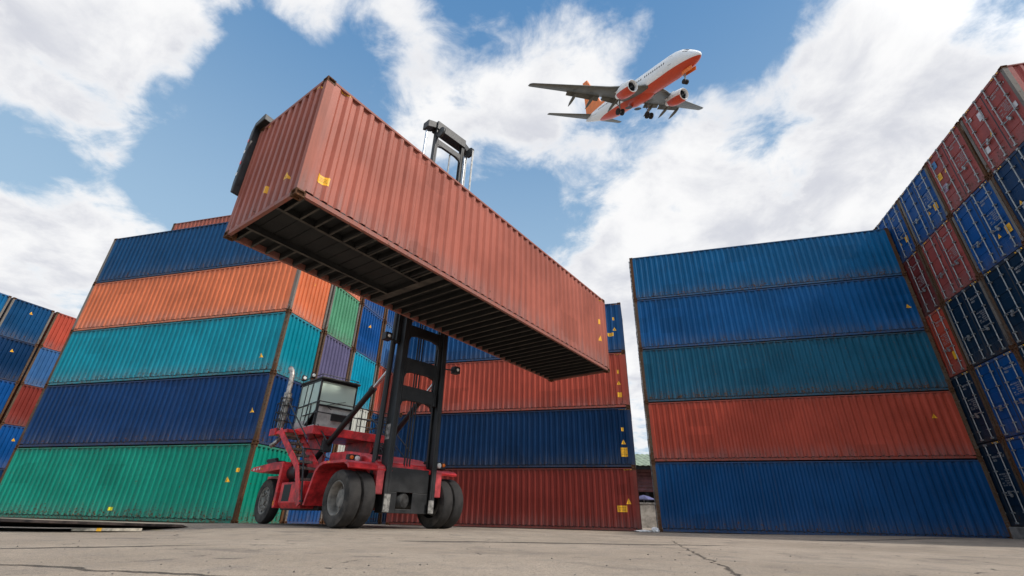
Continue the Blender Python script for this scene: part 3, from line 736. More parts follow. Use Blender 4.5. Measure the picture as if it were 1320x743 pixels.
def wheel(x0, x1, y, front, out):
    """tyre between x0 and x1 on the lateral axis; out=+1/-1 is the side the dish faces"""
    w = abs(x1 - x0); xm = (x0 + x1) / 2
    root = empty('wheel', (xm, y, WR), 0, hd)
    n = 40; h = w / 2
    prof = [(-h * .80, WR * .60), (-h * .92, WR * .63), (-h, WR * .74), (-h * .98, WR * .86), (-h * .86, WR * .955), (-h * .62, WR * .992), (-h * .1, WR), (h * .1, WR), (h * .62, WR * .992), (h * .86, WR * .955), (h * .98, WR * .86), (h, WR * .74), (h * .92, WR * .63), (h * .80, WR * .60)]
    t = MB(); t.lathe(prof, n, (0, 0, 0), (1, 0, 0), False)
    o = t.build('tyre', TYRE, root, 35); o.data.materials.append(TYREW)
    for p in o.data.polygons:
        c = p.center; r = math.hypot(c.y, c.z)
        if r < WR * .93 and abs(c.x) > h * .75: p.material_index = 1
    r_ = MB(); s = out
    if front:   # deep dished rim, hub far inside
        pr = [(s * h * .82, WR * .61), (s * h * .86, WR * .585), (s * h * .80, WR * .56), (s * h * .55, WR * .53), (-s * h * .25, WR * .50), (-s * h * .30, WR * .47), (-s * h * .30, WR * .36), (-s * h * .1, WR * .34), (s * h * .12, WR * .30), (s * h * .16, WR * .25), (s * h * .16, .001)]
    else:       # steering wheel: flat disc with a hub and stud ring
        pr = [(s * h * .82, WR * .61), (s * h * .86, WR * .585), (s * h * .80, WR * .56), (s * h * .62, WR * .53), (s * h * .58, WR * .46), (s * h * .78, WR * .40), (s * h * .78, WR * .30), (s * h * .60, WR * .28), (s * h * .62, WR * .19), (s * h * .95, WR * .17), (s * h * .98, WR * .05), (s * h * .98, .001)]
    r_.lathe(pr, 32, (0, 0, 0), (1, 0, 0), False)
    for k in range(10):
        a = k * math.pi / 5; rr = WR * (.35 if not front else .40); xx = s * h * (.80 if not front else -.28)
        r_.tube([(xx - s * .02, rr * math.cos(a), rr * math.sin(a)), (xx + s * .035, rr * math.cos(a), rr * math.sin(a))], .020, 6)
    r_.build('rim', RIM, root, 40)
    if not front:
        hb = MB()
        for k in range(8):
            a = k * math.pi / 4 + .2; rr = WR * .475; xx = s * h * .60
            hb.tube([(xx, rr * math.cos(a), rr * math.sin(a)), (xx + s * .012, rr * math.cos(a), rr * math.sin(a))], .042, 8)
        hb.build('rim_hole', BLACKP, root)
    return root
for s in (-1, 1):
    wheel(s * 1.85, s * 1.48, 0, True, s); wheel(s * 1.45, s * 1.08, 0, True, s)
    wheel(s * 1.48, s * 1.14, 5.29, False, s)
ax_ = MB(); ax_.tube([(-1.2, 0, WR), (1.2, 0, WR)], .20, 16); ax_.lathe([(-.32, .1), (-.2, .3), (.2, .3), (.32, .1)], 20, (0, 0, WR), (1, 0, 0)); ax_.build('axle', BLACKP, hd, 40)
ax_ = MB(); ax_.bar((-1.2, 5.29, WR), (1.2, 5.29, WR), .24, .22)
ax_.build('rear_axle', BLACKP, hd, 40)
# frame, side box, counterweight
ch = MB()
ch.box(-.62, -.46, -.2, 5.9, .52, 1.18); ch.box(.46, .62, -.2, 5.9, .52, 1.18)
for y in (.9, 2.0, 3.4, 4.6): ch.box(-.46, .46, y, y + .15, .6, 1.1)
ch.box(-1.06, -.84, -.50, -.44, .78, 1.46); ch.box(.84, 1.06, -.50, -.44, .78, 1.46); ch.box(-1.05, 1.05, 5.55, 6.45, .62, 1.45)
ch.build('chassis', REDD, hd, bevel=.02)
eng = MB(); eng.box(-.44, .44, 2.3, 4.9, .7, 1.55); eng.box(-1.35, -.64, 1.75, 4.2, .40, .62); eng.tube([(-.66, 1.3, .75), (-.66, 4.6, .75)], .07, 10); eng.box(-1.0, 1.0, 4.9, 5.5, .9, 1.30)
eng.build('engine', BLACKP, hd, bevel=.02)
bx_ = MB()
bx_.box(-1.78, -1.10, 1.98, 3.42, .56, 1.12); bx_.prism([(-1.78, 1.98, .56), (-1.78, 3.42, .56), (-1.70, 3.35, .43), (-1.70, 2.05, .43)], .55, (1, 0, 0))
bx_.box(1.10, 1.78, 1.9, 3.6, .46, 1.12)
sb = bx_.build('side_box', REDP, hd, bevel=.02)
gl = MB()
for i in range(6):
    for j in range(5): gl.box(-1.786, -1.781, 2.78 + j * .085, 2.78 + j * .085 + .065, .64 + i * .066, .64 + i * .066 + .046)
gl.box(-1.783, -1.7805, 2.74, 3.22, .615, 1.06)
gl.build('grille', BLACKP, sb)
rp = MB()
rp.box(-1.80, -1.50, 3.60, 3.74, .44, 1.72); rp.box(-1.72, -1.5, 3.60, 6.35, 1.46, 1.58) if False else None
rp.prism([(-1.80, 3.60, 1.72), (-1.80, 4.25, 1.74), (-1.80, 5.95, 1.66), (-1.80, 6.10, 1.56), (-1.80, 5.2, 1.46), (-1.80, 3.74, 1.50)], .75, (1, 0, 0))
rp.prism([(1.05, 3.60, 1.72), (1.05, 4.25, 1.74), (1.05, 5.95, 1.66), (1.05, 6.10, 1.56), (1.05, 5.2, 1.46), (1.05, 3.60, 1.50)], .75, (1, 0, 0))
rf = rp.build('rear_fender', REDP, hd, bevel=.02)
ml = MB(); ml.box(-1.808, -1.80, 5.30, 5.38, 1.57, 1.64); ml.box(-1.808, -1.80, 5.52, 5.60, 1.56, 1.63); ml.box(-1.808, -1.80, 5.74, 5.82, 1.55, 1.62); ml.build('marker_light', WHITEP, rf)
am = MB(); am.box(-1.808, -1.80, 5.05, 5.20, 1.56, 1.61); am.box(-1.806, -1.80, 3.62, 3.72, .50, .64); am.build('side_reflector', AMBER, rf)
bt = MB(); bt.lathe([(0, .02), (.02, .22), (.75, .22), (.77, .02)], 20, (-1.42, 3.05, 1.42), (0, 1, 0)); bt.build('air_tank', BLACKP, hd, 40)
bt = MB(); bt.box(-1.5, -1.2, 4.9, 5.6, 1.66, 1.86); bt.tube([(-1.45, 5.0, 1.89), (-1.45, 5.7, 1.89)], .06, 10); bt.build('air_cleaner', BLACKP, hd, 40)
# front fenders
def fender(s):
    f = MB(); X0, X1 = (-1.88, -.62) if s < 0 else (1.64, .62)
    P = [(1.62, .50), (1.30, 1.34), (1.12, 1.50), (.86, 1.565), (-.22, 1.545), (-.42, 1.48), (-.52, 1.36)]
    Q = [(1.52, .50), (1.22, 1.30), (1.06, 1.43), (.84, 1.495), (-.20, 1.475), (-.38, 1.41), (-.46, 1.33)]
    if s > 0: P[4:] = [(-.10, 1.545), (-.40, 1.49), (-.50, 1.42)]; Q[4:] = [(-.10, 1.475), (-.37, 1.42), (-.46, 1.36)]
    for i in range(len(P) - 1):
        f.prism([(X0, *P[i]), (X0, *P[i + 1]), (X0, *Q[i + 1]), (X0, *Q[i])], abs(X1 - X0), (-s, 0, 0))
    return f.build('front_fender', REDP, hd, bevel=.008)
for s in (-1, 1):
    fd = fender(s)
    if s < 0: a2 = MB(); a2.box(-1.886, -1.88, .50, .66, 1.505, 1.555); a2.build('side_reflector', AMBER, fd)
# bonnet between the fenders, sloping forwards
bo = MB(); bo.prism([(-.98, 2.4, 1.50), (-.98, 2.4, 1.98), (-.98, 1.4, 1.96), (-.98, .35, 1.80), (-.98, -.25, 1.60), (-.98, -.35, 1.20), (-.98, -.35, .95), (-.98, .4, 1.50)], 1.96, (1, 0, 0))
bo.build('bonnet', REDP, hd, bevel=.06)
def headlamp(x, y, z, s):
    r0 = empty('headlamp', (x, y, z), 0, hd)
    h_ = MB(); h_.box(-.17, .17, -.06, .10, -.10, .10); h_.build('lamp_housing', BLACKP, r0, bevel=.02)
    l_ = MB(); l_.lathe([(0, .075), (.03, .07), (.045, .04), (.05, .002)], 18, (.09 * s * -1, -.065, 0), (0, -1, 0)); l_.build('lamp_lens', LAMP, r0, 40)
    l_ = MB(); l_.lathe([(0, .055), (.03, .045), (.04, .002)], 16, (-.08 * s * -1, -.065, .02), (0, -1, 0)); l_.build('indicator_lens', AMBER, r0, 40)
headlamp(-1.22, .55, 1.675, -1); headlamp(1.28, -.1, 1.66, 1)
# platform
pf = MB()
pf.box(-1.42, 1.42, 2.80, 4.85, 2.58, 2.68); pf.box(-1.86, -1.42, 3.75, 4.95, 2.60, 2.70); pf.box(1.42, 1.86, 3.75, 4.95, 2.60, 2.70)
pf.box(-1.42, 1.42, 2.72, 2.80, 2.50, 2.76)
pf.prism([(-1.50, 2.72, 2.50), (-1.50, 4.9, 2.62), (-1.50, 4.9, 2.76), (-1.50, 2.72, 2.76)], .08, (1, 0, 0)); pf.prism([(1.42, 2.72, 2.50), (1.42, 4.9, 2.62), (1.42, 4.9, 2.76), (1.42, 2.72, 2.76)], .08, (1, 0, 0))
pf.box(-1.90, -1.80, 4.55, 5.0, 2.58, 2.80); pf.box(-.75, -.65, 3.3, 4.6, 1.5, 2.57); pf.box(.65, .75, 2.9, 4.6, 1.5, 2.57)
pf.build('platform', REDP, hd, bevel=.012)
def stairs(s):
    X = [s * 1.86, s * 1.24]
    st = MB(); seg = [((1.50, .46), (2.28, 1.30)), ((2.28, 1.42), (4.20, 2.68))]
    for x in X:
        st.bar((x, 2.42, 1.50), (x, 4.22, 2.68), .04, .20, (0, -.55, .83)); st.bar((x, 2.46, 1.52), (x, 1.86, .50), .04, .18, (0, -.86, .5))
    so = st.build('stairs', REDD if s > 0 else REDP, hd, bevel=.006)
    n = 9
    for i in range(n):
        if i < 3: y, z = 1.90 + i * .19, .56 + i * .31
        else: y, z = 2.52 + (i - 3) * .30, 1.50 + (i - 3) * .198
        t_ = MB(); t_.box(*sorted((X[0] - s * .02, X[1] + s * .02)), y - .02, y + .20, z - .035, z + .03); t_.build('step', STEEL, so)
    rl = MB()
    for k, x in enumerate((s * 1.84, s * 1.22)):
        rl.tube([(x, 4.15, 3.60), (x, 2.25, 2.28)], .02, 8); rl.tube([(x, 4.15, 3.22), (x, 2.1, 1.80)], .016, 8)
    rl.build('handrail', BLACKP, so, 40)
    if s < 0:
        gr = MB(); gr.tube([(-1.86, 2.3, 2.0), (-1.90, 2.0, 1.6), (-1.90, 1.75, .85), (-1.88, 1.68, .58)], .025, 8); gr.tube([(-1.30, 2.3, 2.35), (-1.32, 2.22, 2.0), (-1.86, 2.3, 2.0)], .022, 8); gr.lathe([(0, .06), (.05, .06)], 12, (-1.90, 1.66, .58), (0, 0, 1)); gr.build('grab_rail', BLACKP, so, 40)
stairs(-1); stairs(1)
# cab
cab = empty('cab', (0, 0, 0), 0, hd)
CX0, CX1, CY0, CY1, CZ0, CZ1 = -1.40, -.08, 3.02, 4.45, 2.72, 4.28
cf = MB()
cf.box(CX0, CX1, CY0 - .02, CY1, CZ0, CZ0 + .10); cf.box(CX0 + .02, CX1 - .02, CY0 + .03, CY0 + .06, CZ0 + .10, CZ0 + .72)
cf.box(CX0, CX1, CY1 - .05, CY1, CZ0, CZ1); cf.box(CX0, CX0 + .04, CY0 + .6, CY1, CZ0 + .1, CZ0 + .30); cf.box(CX1 - .04, CX1, CY0 + .1, CY1, CZ0 + .1, CZ0 + .55)
cf.build('cab_body', CABG, cab, bevel=.02)
fr2 = MB(); T_ = .06
for x in (CX0, CX1 - T_): 
    fr2.box(x, x + T_, CY0, CY0 + T_, CZ0 + .1, CZ1); fr2.box(x, x + T_, CY1 - T_, CY1 + .004, CZ0 + .1, CZ1 + .004); fr2.box(x, x + T_, CY0 + .06, CY1 - .06, CZ1 - .07, CZ1)
fr2.box(CX0 + .06, CX1 - .06, CY0 + .004, CY0 + T_, CZ1 - .06, CZ1 + .002); fr2.box(CX0 + .06, CX1 - .06, CY0 - .004, CY0 + .04, CZ0 + .70, CZ0 + .76)
fr2.bar((CX0 + .02, CY0 + .7, CZ0 + .15), (CX0 + .02, CY0 + .55, CZ1 - .05), .05, .06, (1, 0, 0)); fr2.bar((CX0 + .02, CY0 + .03, CZ0 + .55), (CX0 + .02, CY0 + .62, CZ0 + .14), .05, .05, (1, 0, 0))
fr2.bar((CX0 + .015, CY0 + 1.0, CZ0 + .3), (CX0 + .015, CY0 + .95, CZ1 - .05), .04, .04, (1, 0, 0)); fr2.box(CX0 - .005, CX0 + .035, CY0 + .62, CY1 - .06, CZ0 + .76, CZ0 + .80)
fr2.build('cab_frame', BLACKP, cab, bevel=.008)
def pane(name, vs): 
    p_ = MB(); p_.prism(vs[0], .012, vs[1]); return p_.build(name, GLASS, cab)
pane('windscreen', ([(CX0 + .06, CY0 + .02, CZ0 + .76), (CX1 - .06, CY0 + .02, CZ0 + .76), (CX1 - .06, CY0 + .02, CZ1 - .06), (CX0 + .06, CY0 + .02, CZ1 - .06)], (0, 1, 0)))
wp = MB(); wp.box(CX0 + .55, CX1 - .12, CY0 - .05, CY0 + .02, CZ0 + .30, CZ0 + .52); wp.bar((CX0 + .3, CY0 - .012, CZ0 + .74), (CX0 + .95, CY0 - .012, CZ0 + .95), .02, .015); wp.bar((CX0 + .5, CY0 - .03, CZ0 + .62), (CX0 + .3, CY0 - .012, CZ0 + .74), .02, .015); wp.build('wiper_box', BLACKP, cab)
pane('door_window', ([(CX0 + .012, CY0 + .06, CZ0 + .56), (CX0 + .012, CY0 + .66, CZ0 + .15), (CX0 + .012, CY0 + .58, CZ1 - .07), (CX0 + .012, CY0 + .06, CZ1 - .07)], (1, 0, 0)))
pane('side_window', ([(CX0 + .012, CY0 + .70, CZ0 + .3), (CX0 + .012, CY1 - .06, CZ0 + .3), (CX0 + .012, CY1 - .06, CZ1 - .07), (CX0 + .012, CY0 + .58, CZ1 - .07)], (1, 0, 0)))
pane('side_window', ([(CX1 - .024, CY0 + .06, CZ0 + .55), (CX1 - .024, CY1 - .06, CZ0 + .55), (CX1 - .024, CY1 - .06, CZ1 - .07), (CX1 - .024, CY0 + .06, CZ1 - .07)], (1, 0, 0)))
ro = MB(); ro.prism([(CX0 - .04, CY0 - .10, CZ1), (CX1 + .04, CY0 - .10, CZ1), (CX1 + .04, CY1 + .05, CZ1), (CX0 - .04, CY1 + .05, CZ1)], .07, (0, 0, 1)); ro.build('cab_roof', BLACKP, cab, bevel=.02)
ins = MB(); ins.box(CX0 + .35, CX1 - .35, 3.75, 3.95, 3.0, 3.95); ins.box(CX0 + .35, CX1 - .35, 3.35, 3.95, 2.95, 3.15); ins.box(CX0 + .1, CX1 - .1, CY0 + .09, CY0 + .34, 2.85, 3.58); ins.tube([(-.62, 3.4, 3.2), (-.62, 3.55, 3.55)], .03, 8); ins.lathe([(0, .2), (.03, .2)], 20, (-.62, 3.55, 3.55), (0, .5, 1))
ins.build('seat', BLACKP, cab, bevel=.02)
rr = MB()
rr.tube([(CX0, CY0 + .03, CZ1 + .05), (CX0, CY0, CZ1 + .16), (CX1, CY0, CZ1 + .16), (CX1, CY0 + .03, CZ1 + .05)], .014, 6); rr.tube([(CX0, CY0, CZ1 + .16), (CX0, CY1, CZ1 + .16)], .014, 6); rr.tube([(CX1, CY0, CZ1 + .16), (CX1, CY1, CZ1 + .16)], .014, 6)
rr.build('roof_rail', BLACKP, cab)
for (x, y) in ((CX0 - .05, CY1 - .15), (CX0 - .02, CY1 - .75)):
    w0 = empty('work_lamp', (x, y, CZ1 + .22), 0, cab)
    q = MB(); q.box(-.07, .07, -.05, .06, -.09, .09); q.bar((0, 0, -.2), (0, 0, -.08), .02, .02); q.build('lamp_housing', BLACKP, w0, bevel=.01)
    q = MB(); q.lathe([(0, .06), (.02, .05), (.025, .002)], 14, (0, -.052, 0), (0, -1, 0)); q.build('lamp_lens', LAMP, w0, 40)
# guard rails round the platform
gd = MB(); Z1 = 2.78
def loop(pts, z): gd.tube([(x, y, z) for x, y in pts], .018, 8)
fr_pts = [(-1.40, 3.9), (-1.44, 2.80), (1.38, 2.80), (1.42, 4.7)]
for z in (3.18, 3.52): loop(fr_pts, z)
for x, y in [(-1.44, 2.80), (.1, 2.80), (1.38, 2.80), (1.40, 3.3), (1.42, 4.0), (1.42, 4.7), (-1.42, 3.4)]: gd.tube([(x, y, 2.66), (x, y, 3.50)], .018, 8)
for (x0, y0, x1, y1) in [(-1.86, 4.98, -1.86, 4.5), (-1.86, 4.98, -1.2, 5.0), (1.86, 4.98, 1.86, 4.2), (1.86, 4.98, 1.2, 5.0)]:
    for z in (3.1, 3.35, 3.65): gd.tube([(x0, y0, z), (x1, y1, z)], .016, 8)
    for x, y in ((x0, y0), (x1, y1)): gd.tube([(x, y, 2.68), (x, y, 3.65)], .016, 8)
gd.build('guard_rail', BLACKP, hd, 40)
ex = MB(); ex.tube([(-1.70, 4.72, 2.72), (-1.70, 4.72, 3.0)], .11, 12); ex.tube([(-1.70, 4.72, 3.0), (-1.70, 4.73, 4.35), (-1.70, 4.74, 4.62), (-1.71, 4.82, 4.80), (-1.72, 4.98, 4.92)], .085, 14); ex.lathe([(0, .125), (1.0, .125)], 14, (-1.70, 4.72, 3.0), (0, 0, 1)); ex.tube([(-1.6, 4.72, 2.55), (-1.75, 4.72, 2.35), (-1.78, 4.9, 2.28)], .07, 12)
ex.build('exhaust_pipe', EXH, hd, 40)
ec = MB()
for z in (3.05, 3.3, 3.55, 3.8): ec.tube([(-1.70 + .19 * math.cos(a), 4.72 + .19 * math.sin(a), z) for a in [i * math.pi / 6 for i in range(13)]], .014, 6)
for k in range(6): a = k * math.pi / 3; ec.tube([(-1.70 + .19 * math.cos(a), 4.72 + .19 * math.sin(a), 2.75), (-1.70 + .19 * math.cos(a), 4.72 + .19 * math.sin(a), 3.85)], .012, 6)
ec.build('exhaust_guard', BLACKP, hd)
# ------------------------------------------------------------------ mast
FB = -.55                                              # front face of the mast, lateral plane
ms = MB()
for s in (-1, 1):
    xo, xi = s * .82, s * .66
    ms.box(*sorted((xo, xo - s * .10)), FB, FB + .33, .36, 8.1); ms.box(*sorted((xo - s * .10, xi)), FB, FB + .07, .36, 8.1); ms.box(*sorted((xo - s * .10, xi)), FB + .26, FB + .33, .36, 8.1)
    ms.prism([(xo, FB + .50, .40), (xo, FB + .95, .55), (xo, FB + .80, 1.5), (xo, FB + .50, 1.75)], .08, (-s, 0, 0))
    ms.box(*sorted((xo + s * .002, xo + s * .14)), FB + .18, FB + .50, 4.9, 7.9) if s < 0 else None
ms.box(-.72, .72, FB + .44, FB + .54, 6.6, 7.1)
mo = ms.build('outer_mast', CHAR, hd, bevel=.012)
apm = MB(); HZ = 24
# apron plate with the round opening at its foot
def apron():
    pts = [(-.659, .36), (-.659, 1.46), (.659, 1.46), (.659, .36)]
    apm.box(-.659, .659, FB + .10, FB + .14, .86, 1.46); apm.box(-.659, -.36, FB + .10, FB + .14, .36, .86); apm.box(.14, .659, FB + .10, FB + .14, .36, .86); apm.box(-.36, .14, FB + .10, FB + .14, .36, .46)
apron(); apm.build('apron_plate', CHAR, hd, bevel=.01)
pv = MB(); pv.lathe([(-.25, .18), (.2, .2), (.24, .17)], 20, (-.14, FB + .36, .66), (.3, -1, 0)); pv.build('pivot_pin', CHAR2, hd, 40)
sc_ = MB()
for s in (-1, 1): sc_.box(*sorted((s * .80, s * .62)), FB - .012, FB - .001, .38, .80 if s < 0 else .70)
sc_.box(-.825, -.8205, FB + .10, FB + .30, 2.15, 2.55); sc_.build('wear_plate', SCUFF, mo)
im = MB()
for s in (-1, 1):
    xo, xi = s * .69, s * .56
    im.box(*sorted((xo, xo - s * .06)), FB + .072, FB + .25, 3.25, 13.72); im.box(*sorted((xo - s * .06, xi)), FB + .08, FB + .14, 3.25, 13.72); im.box(*sorted((xo - s * .06, xi)), FB + .19, FB + .248, 3.25, 13.72)
def cross(z0, z1, g_):
    im.box(-.558, .558, FB + .09, FB + .19, z0, z1)
    for s in (-1, 1): im.prism([(s * .557, FB + .09, z0), (s * .557, FB + .09, z0 - .2), (s * .50, FB + .09, z0 - .06), (s * .30, FB + .09, z0)], .1, (0, 1, 0))
im_o = None
cross(5.22, 5.52, 0); cross(4.10, 4.50, 0); cross(3.28, 3.68, 0); cross(12.7, 12.95, 0); cross(9.0, 9.4, 0)
im.box(-.70, .70, FB + .03, FB + .40, 13.35, 13.725)
im_ob = im.build('inner_mast', CHAR, hd, bevel=.012)
lc = MB()
for s in (-1, 1):
    lc.tube([(s * .95, FB + .34, 1.2), (s * .95, FB + .34, 8.0)], .075, 14)
    lc.box(*sorted((s * .82, s * 1.05)), FB + .2, FB + .45, .95, 1.25)
lco = lc.build('lift_cylinder', BLACKP, hd, 40)
rd = MB()
for s in (-1, 1): rd.tube([(s * .95, FB + .34, 8.0), (s * .95, FB + .34, 13.30)], .045, 14)
rd.build('piston_rod', CHROME, lco, 40)
for s in (-1, 1):
    tb = MB(); tb.prism([(s * .70, FB + .10, 13.70), (s * 1.05, FB + .16, 13.62), (s * 1.05, FB + .16, 13.28), (s * .70, FB + .10, 13.40)], .34, (0, 1, 0)); tb.build('mast_crosshead', CHAR2, hd, bevel=.03)
for s in (-1, 1):
    sh = MB(); sh.lathe([(-.05, .17), (-.04, .21), (-.02, .19), (.02, .19), (.04, .21), (.05, .17)], 20, (s * (.82 if s > 0 else .62), FB - .12, 13.1), (1, 0, 0)); sh.build('chain_sheave', CHAR2, hd, 40)
chn = MB()
for x in (.80, .84): chn.box(x - .012, x + .012, FB - .32, FB - .29, 7.6, 13.1); chn.box(x - .012, x + .012, FB + .06, FB + .09, 7.6, 13.1)
chn.tube([(.12, FB + .2, 7), (.12, FB + .2, 12.7)], .03, 8)
chn.build('lift_chain', GALV, hd)
# tilt cylinders, striped sleeve on the near one
for s in (-1, 1):
    a, b = Vector((s * .98, 3.35, 1.80)), Vector((s * .86, FB + .50, 4.14)); mid = a.lerp(b, .80)
    t = MB(); t.tube([a, mid], .088, 14); t.tube([mid - (mid - a).normalized() * .1, mid + (b - a).normalized() * .03], .108, 14); t.box(s * .96 - .12, s * .96 + .12, 2.62, 2.86, 2.02, 2.36)
    to = t.build('tilt_cylinder', BLACKP, hd, 40)
    t = MB(); t.tube([mid, b], .055, 12); t.build('piston_rod', CHROME, to, 40)
    ds = MB(); q0 = a.lerp(b, .38)
    if s < 0:
        nrm = Vector((-.45, -.5, .74)).normalized(); dd = (b - a).normalized(); sd = dd.cross(nrm).normalized()
        for k in range(8):
            p0 = a.lerp(b, .40 + k * .045); p1 = a.lerp(b, .40 + k * .045 + .024)
            o2 = nrm * .091
            ds.add([p0 + o2 - sd * .05, p1 + o2 - sd * .03, p1 + o2 + sd * .05, p0 + o2 + sd * .03], [(0, 1, 2, 3)])
        ds.build('reflective_stripe', WHITEP, to, None, 0, False)
        ds = MB()
        for k in range(8):
            p0 = a.lerp(b, .40 + k * .045 + .0235); p1 = a.lerp(b, .40 + (k + 1) * .045)
            o2 = nrm * .091
            ds.add([p0 + o2 - sd * .03, p1 + o2 - sd * .05, p1 + o2 + sd * .03, p0 + o2 + sd * .05], [(0, 1, 2, 3)])
        ds.build('red_stripe', REDP, to, None, 0, False)
# lamps on arms each side of the mast
for (s, x1, z) in ((-1, -1.30, 4.95), (1, 1.36, 4.55)):
    r0 = empty('mast_lamp', (x1, FB + .15, z), 0, hd)
    q = MB(); q.box(-.11, .11, -.10, .12, -.11, .11); q.build('lamp_housing', BLACKP, r0, bevel=.015)
    q = MB(); q.lathe([(0, .05), (.02, .04), (.024, .002)], 14, (0, -.104, 0), (0, -1, 0)); q.build('lamp_lens', LAMP, r0, 40)
    q = MB(); q.tube([(-s * .06, .05, 0), (-s * .35, .1, -.02), (-s * .62, .12, -.12 if s < 0 else .08)], .025, 8); q.build('lamp_arm', BLACKP, r0)
hs = MB()
for k in range(4):
    x = -.62 + k * .05
    hs.tube([(x, .9, 1.75), (x, .45, 2.0 + k * .05), (x, .15, 1.95 + k * .05), (x, -.02, 1.7)], .018, 8)
for k in range(3):
    x = -.10 + k * .09; hs.tube([(x, FB + .30, 1.2), (x, FB + .30, 7.5)], .022, 8)
hs.build('hydraulic_hose', BLACKP, hd, 40)
# spreader: beam behind the container's upper edge, end arms gripping its back side
sp = MB()
def tb4(u0, u1, v0, v1, z0, z1): sp.prism([Tp(u0, v0, z0), Tp(u1, v0, z0), Tp(u1, v1, z0), Tp(u0, v1, z0)], z1 - z0, (0, 0, 1))
tb4(3.2, 9.0, 2.56, 3.02, 6.95, 7.55); tb4(.35, 11.8, 2.62, 2.94, 7.05, 7.45); tb4(5.2, 7.8, 3.02, 3.30, 5.9, 8.2)
for u in (-.12, 11.94):
    sp.prism([Tp(u, 2.48, 6.12), Tp(u, 2.56, 6.14), Tp(u, 2.60, 6.40), Tp(u, 2.60, 7.80), Tp(u, 2.52, 8.02), Tp(u, 2.14, 8.08), Tp(u, 2.10, 7.90), Tp(u, 2.48, 7.89)], .26, Vector(Lc((HX0 + TE1.x, HY0 + TE1.y, 0))).normalized())
    sp.prism([Tp(u + .1, 2.20, 7.88), Tp(u + .16, 2.20, 7.88), Tp(u + .16, 2.26, 7.88), Tp(u + .1, 2.26, 7.88)], .1, (0, 0, 1))
spo = sp.build('spreader', CHAR, hd, bevel=.015)
pg = MB(); pg.tube([Tp(.16, 1.98, 7.90), Tp(.16, 1.98, 8.04)], .035, 8); pg.build('lock_indicator', BLACKP, spo)
for z in (6.55, 6.85, 7.15, 7.45):                      # red and white chevrons on the spreader's end arm
    q = MB(); q.prism([Tp(-.125, 2.52, z), Tp(-.125, 2.58, z + .02), Tp(-.125, 2.58, z + .10), Tp(-.125, 2.52, z + .08)], -.004, Vector((TE1.x * math.cos(HT0) + TE1.y * math.sin(HT0), -TE1.x * math.sin(HT0) + TE1.y * math.cos(HT0), 0))); q.build('reflective_stripe', WHITEP if z in (6.55, 7.15) else REDP, spo)
# the raised inner mast leans a touch forward
LEAN = Matrix.Translation((0, FB, 5.4)) @ Matrix.Rotation(R(1.6), 4, 'X') @ Matrix.Translation((0, -FB, -5.4))
for o in list(bpy.data.objects):
    if o.parent == hd and o.name.split('.')[0] in ('inner_mast', 'mast_crosshead', 'chain_sheave', 'lift_chain', 'lift_cylinder'):
        o.matrix_local = LEAN @ o.matrix_local
# ------------------------------------------------------------------ airliner on approach
AIRW = None
def air_paint():
    mt, t, b = mat_base('airliner_paint'); k = t.links
    tc = nd(t, 'ShaderNodeTexCoord'); sp_ = nd(t, 'ShaderNodeSeparateXYZ'); k.new(tc.outputs['Object'], sp_.inputs[0])
    X, Z = sp_.outputs[0], sp_.outputs[2]
    # the livery: red below a line that rises towards the nose and the tail
    line = mth(t, 'ADD', -1.10, mth(t, 'MULTIPLY', mth(t, 'POWER', mth(t, 'ABSOLUTE', mth(t, 'MULTIPLY', mth(t, 'ADD', X, 15), .055)), 2.2), .55))
    red = mth(t, 'SUBTRACT', line, Z); red = smooth(t, red, -.03, .03)
    tail = smooth(t, X, -28.3, -27.7)
    red = mth(t, 'MULTIPLY', red, tail)
    n = noise(t, tc.outputs['Object'], 1.2, 5, .6)
    base = mixc(t, red, mixc(t, n, (.74, .75, .76), (.84, .84, .84)), mixc(t, n, (.52, .042, .010), (.60, .062, .014)))
    k.new(base, b.inputs['Base Color']); b.inputs['Roughness'].default_value = .32
    return mt
AIRP = air_paint()
ORANGE = plain('fin_orange', (.85, .20, .02), .35, 0, .05, 1)
WINGG = plain('wing_grey', (.10, .10, .088), .45, .1, .12, 1.2)
WHITEA = plain('nacelle_white', (.78, .78, .78), .35, 0, .05, 1)
REDA = plain('nacelle_red', (.55, .05, .012), .35, 0, .06, 1)
DARKG = plain('cockpit_glass', (.01, .012, .016), .1, 0, .1, 2)
SXA, SYA = .83, 1.126
apl = empty('airliner', (27.5, 45.9, 64.1)); apl.rotation_mode = 'XYZ'
def eul(y, p, r):
    return Matrix.Rotation(y, 3, 'Z') @ Matrix.Rotation(-p, 3, 'Y') @ Matrix.Rotation(r, 3, 'X')
apl.rotation_euler = eul(R(-65.3), R(-21.7), R(14.5)).to_euler()
tag(apl, 'white and red airliner with orange tail fin flying low with its wheels down', 'airliner')
FUS = [(0, -.55, .02, .02), (-.25, -.53, .36, .38), (-.8, -.48, .70, .74), (-1.6, -.38, 1.05, 1.08), (-2.6, -.22, 1.40, 1.38), (-3.6, -.08, 1.66, 1.60), (-5.0, 0, 1.86, 1.78), (-6.5, 0, 1.95, 1.88), (-12, 0, 1.97, 1.88), (-18, 0, 1.97, 1.88), (-25, .0, 1.97, 1.88), (-28, .12, 1.83, 1.76), (-31, .38, 1.50, 1.45), (-34, .70, 1.05, 1.05), (-36.5, .92, .60, .62), (-37.8, 1.0, .32, .34), (-38.2, 1.02, .16, .18)]
def fus_at(x):
    for a, b in zip(FUS, FUS[1:]):
        if b[0] <= x <= a[0]:
            t = (a[0] - x) / (a[0] - b[0]); return [a[i] + (b[i] - a[i]) * t for i in range(4)]
    return FUS[-1]
fu = MB(); n = 36
for (x, zc, rz_, ry) in FUS:
    for j in range(n):
        a = 2 * math.pi * j / n; fu.v.append((x * SXA, ry * math.cos(a), zc + rz_ * math.sin(a)))
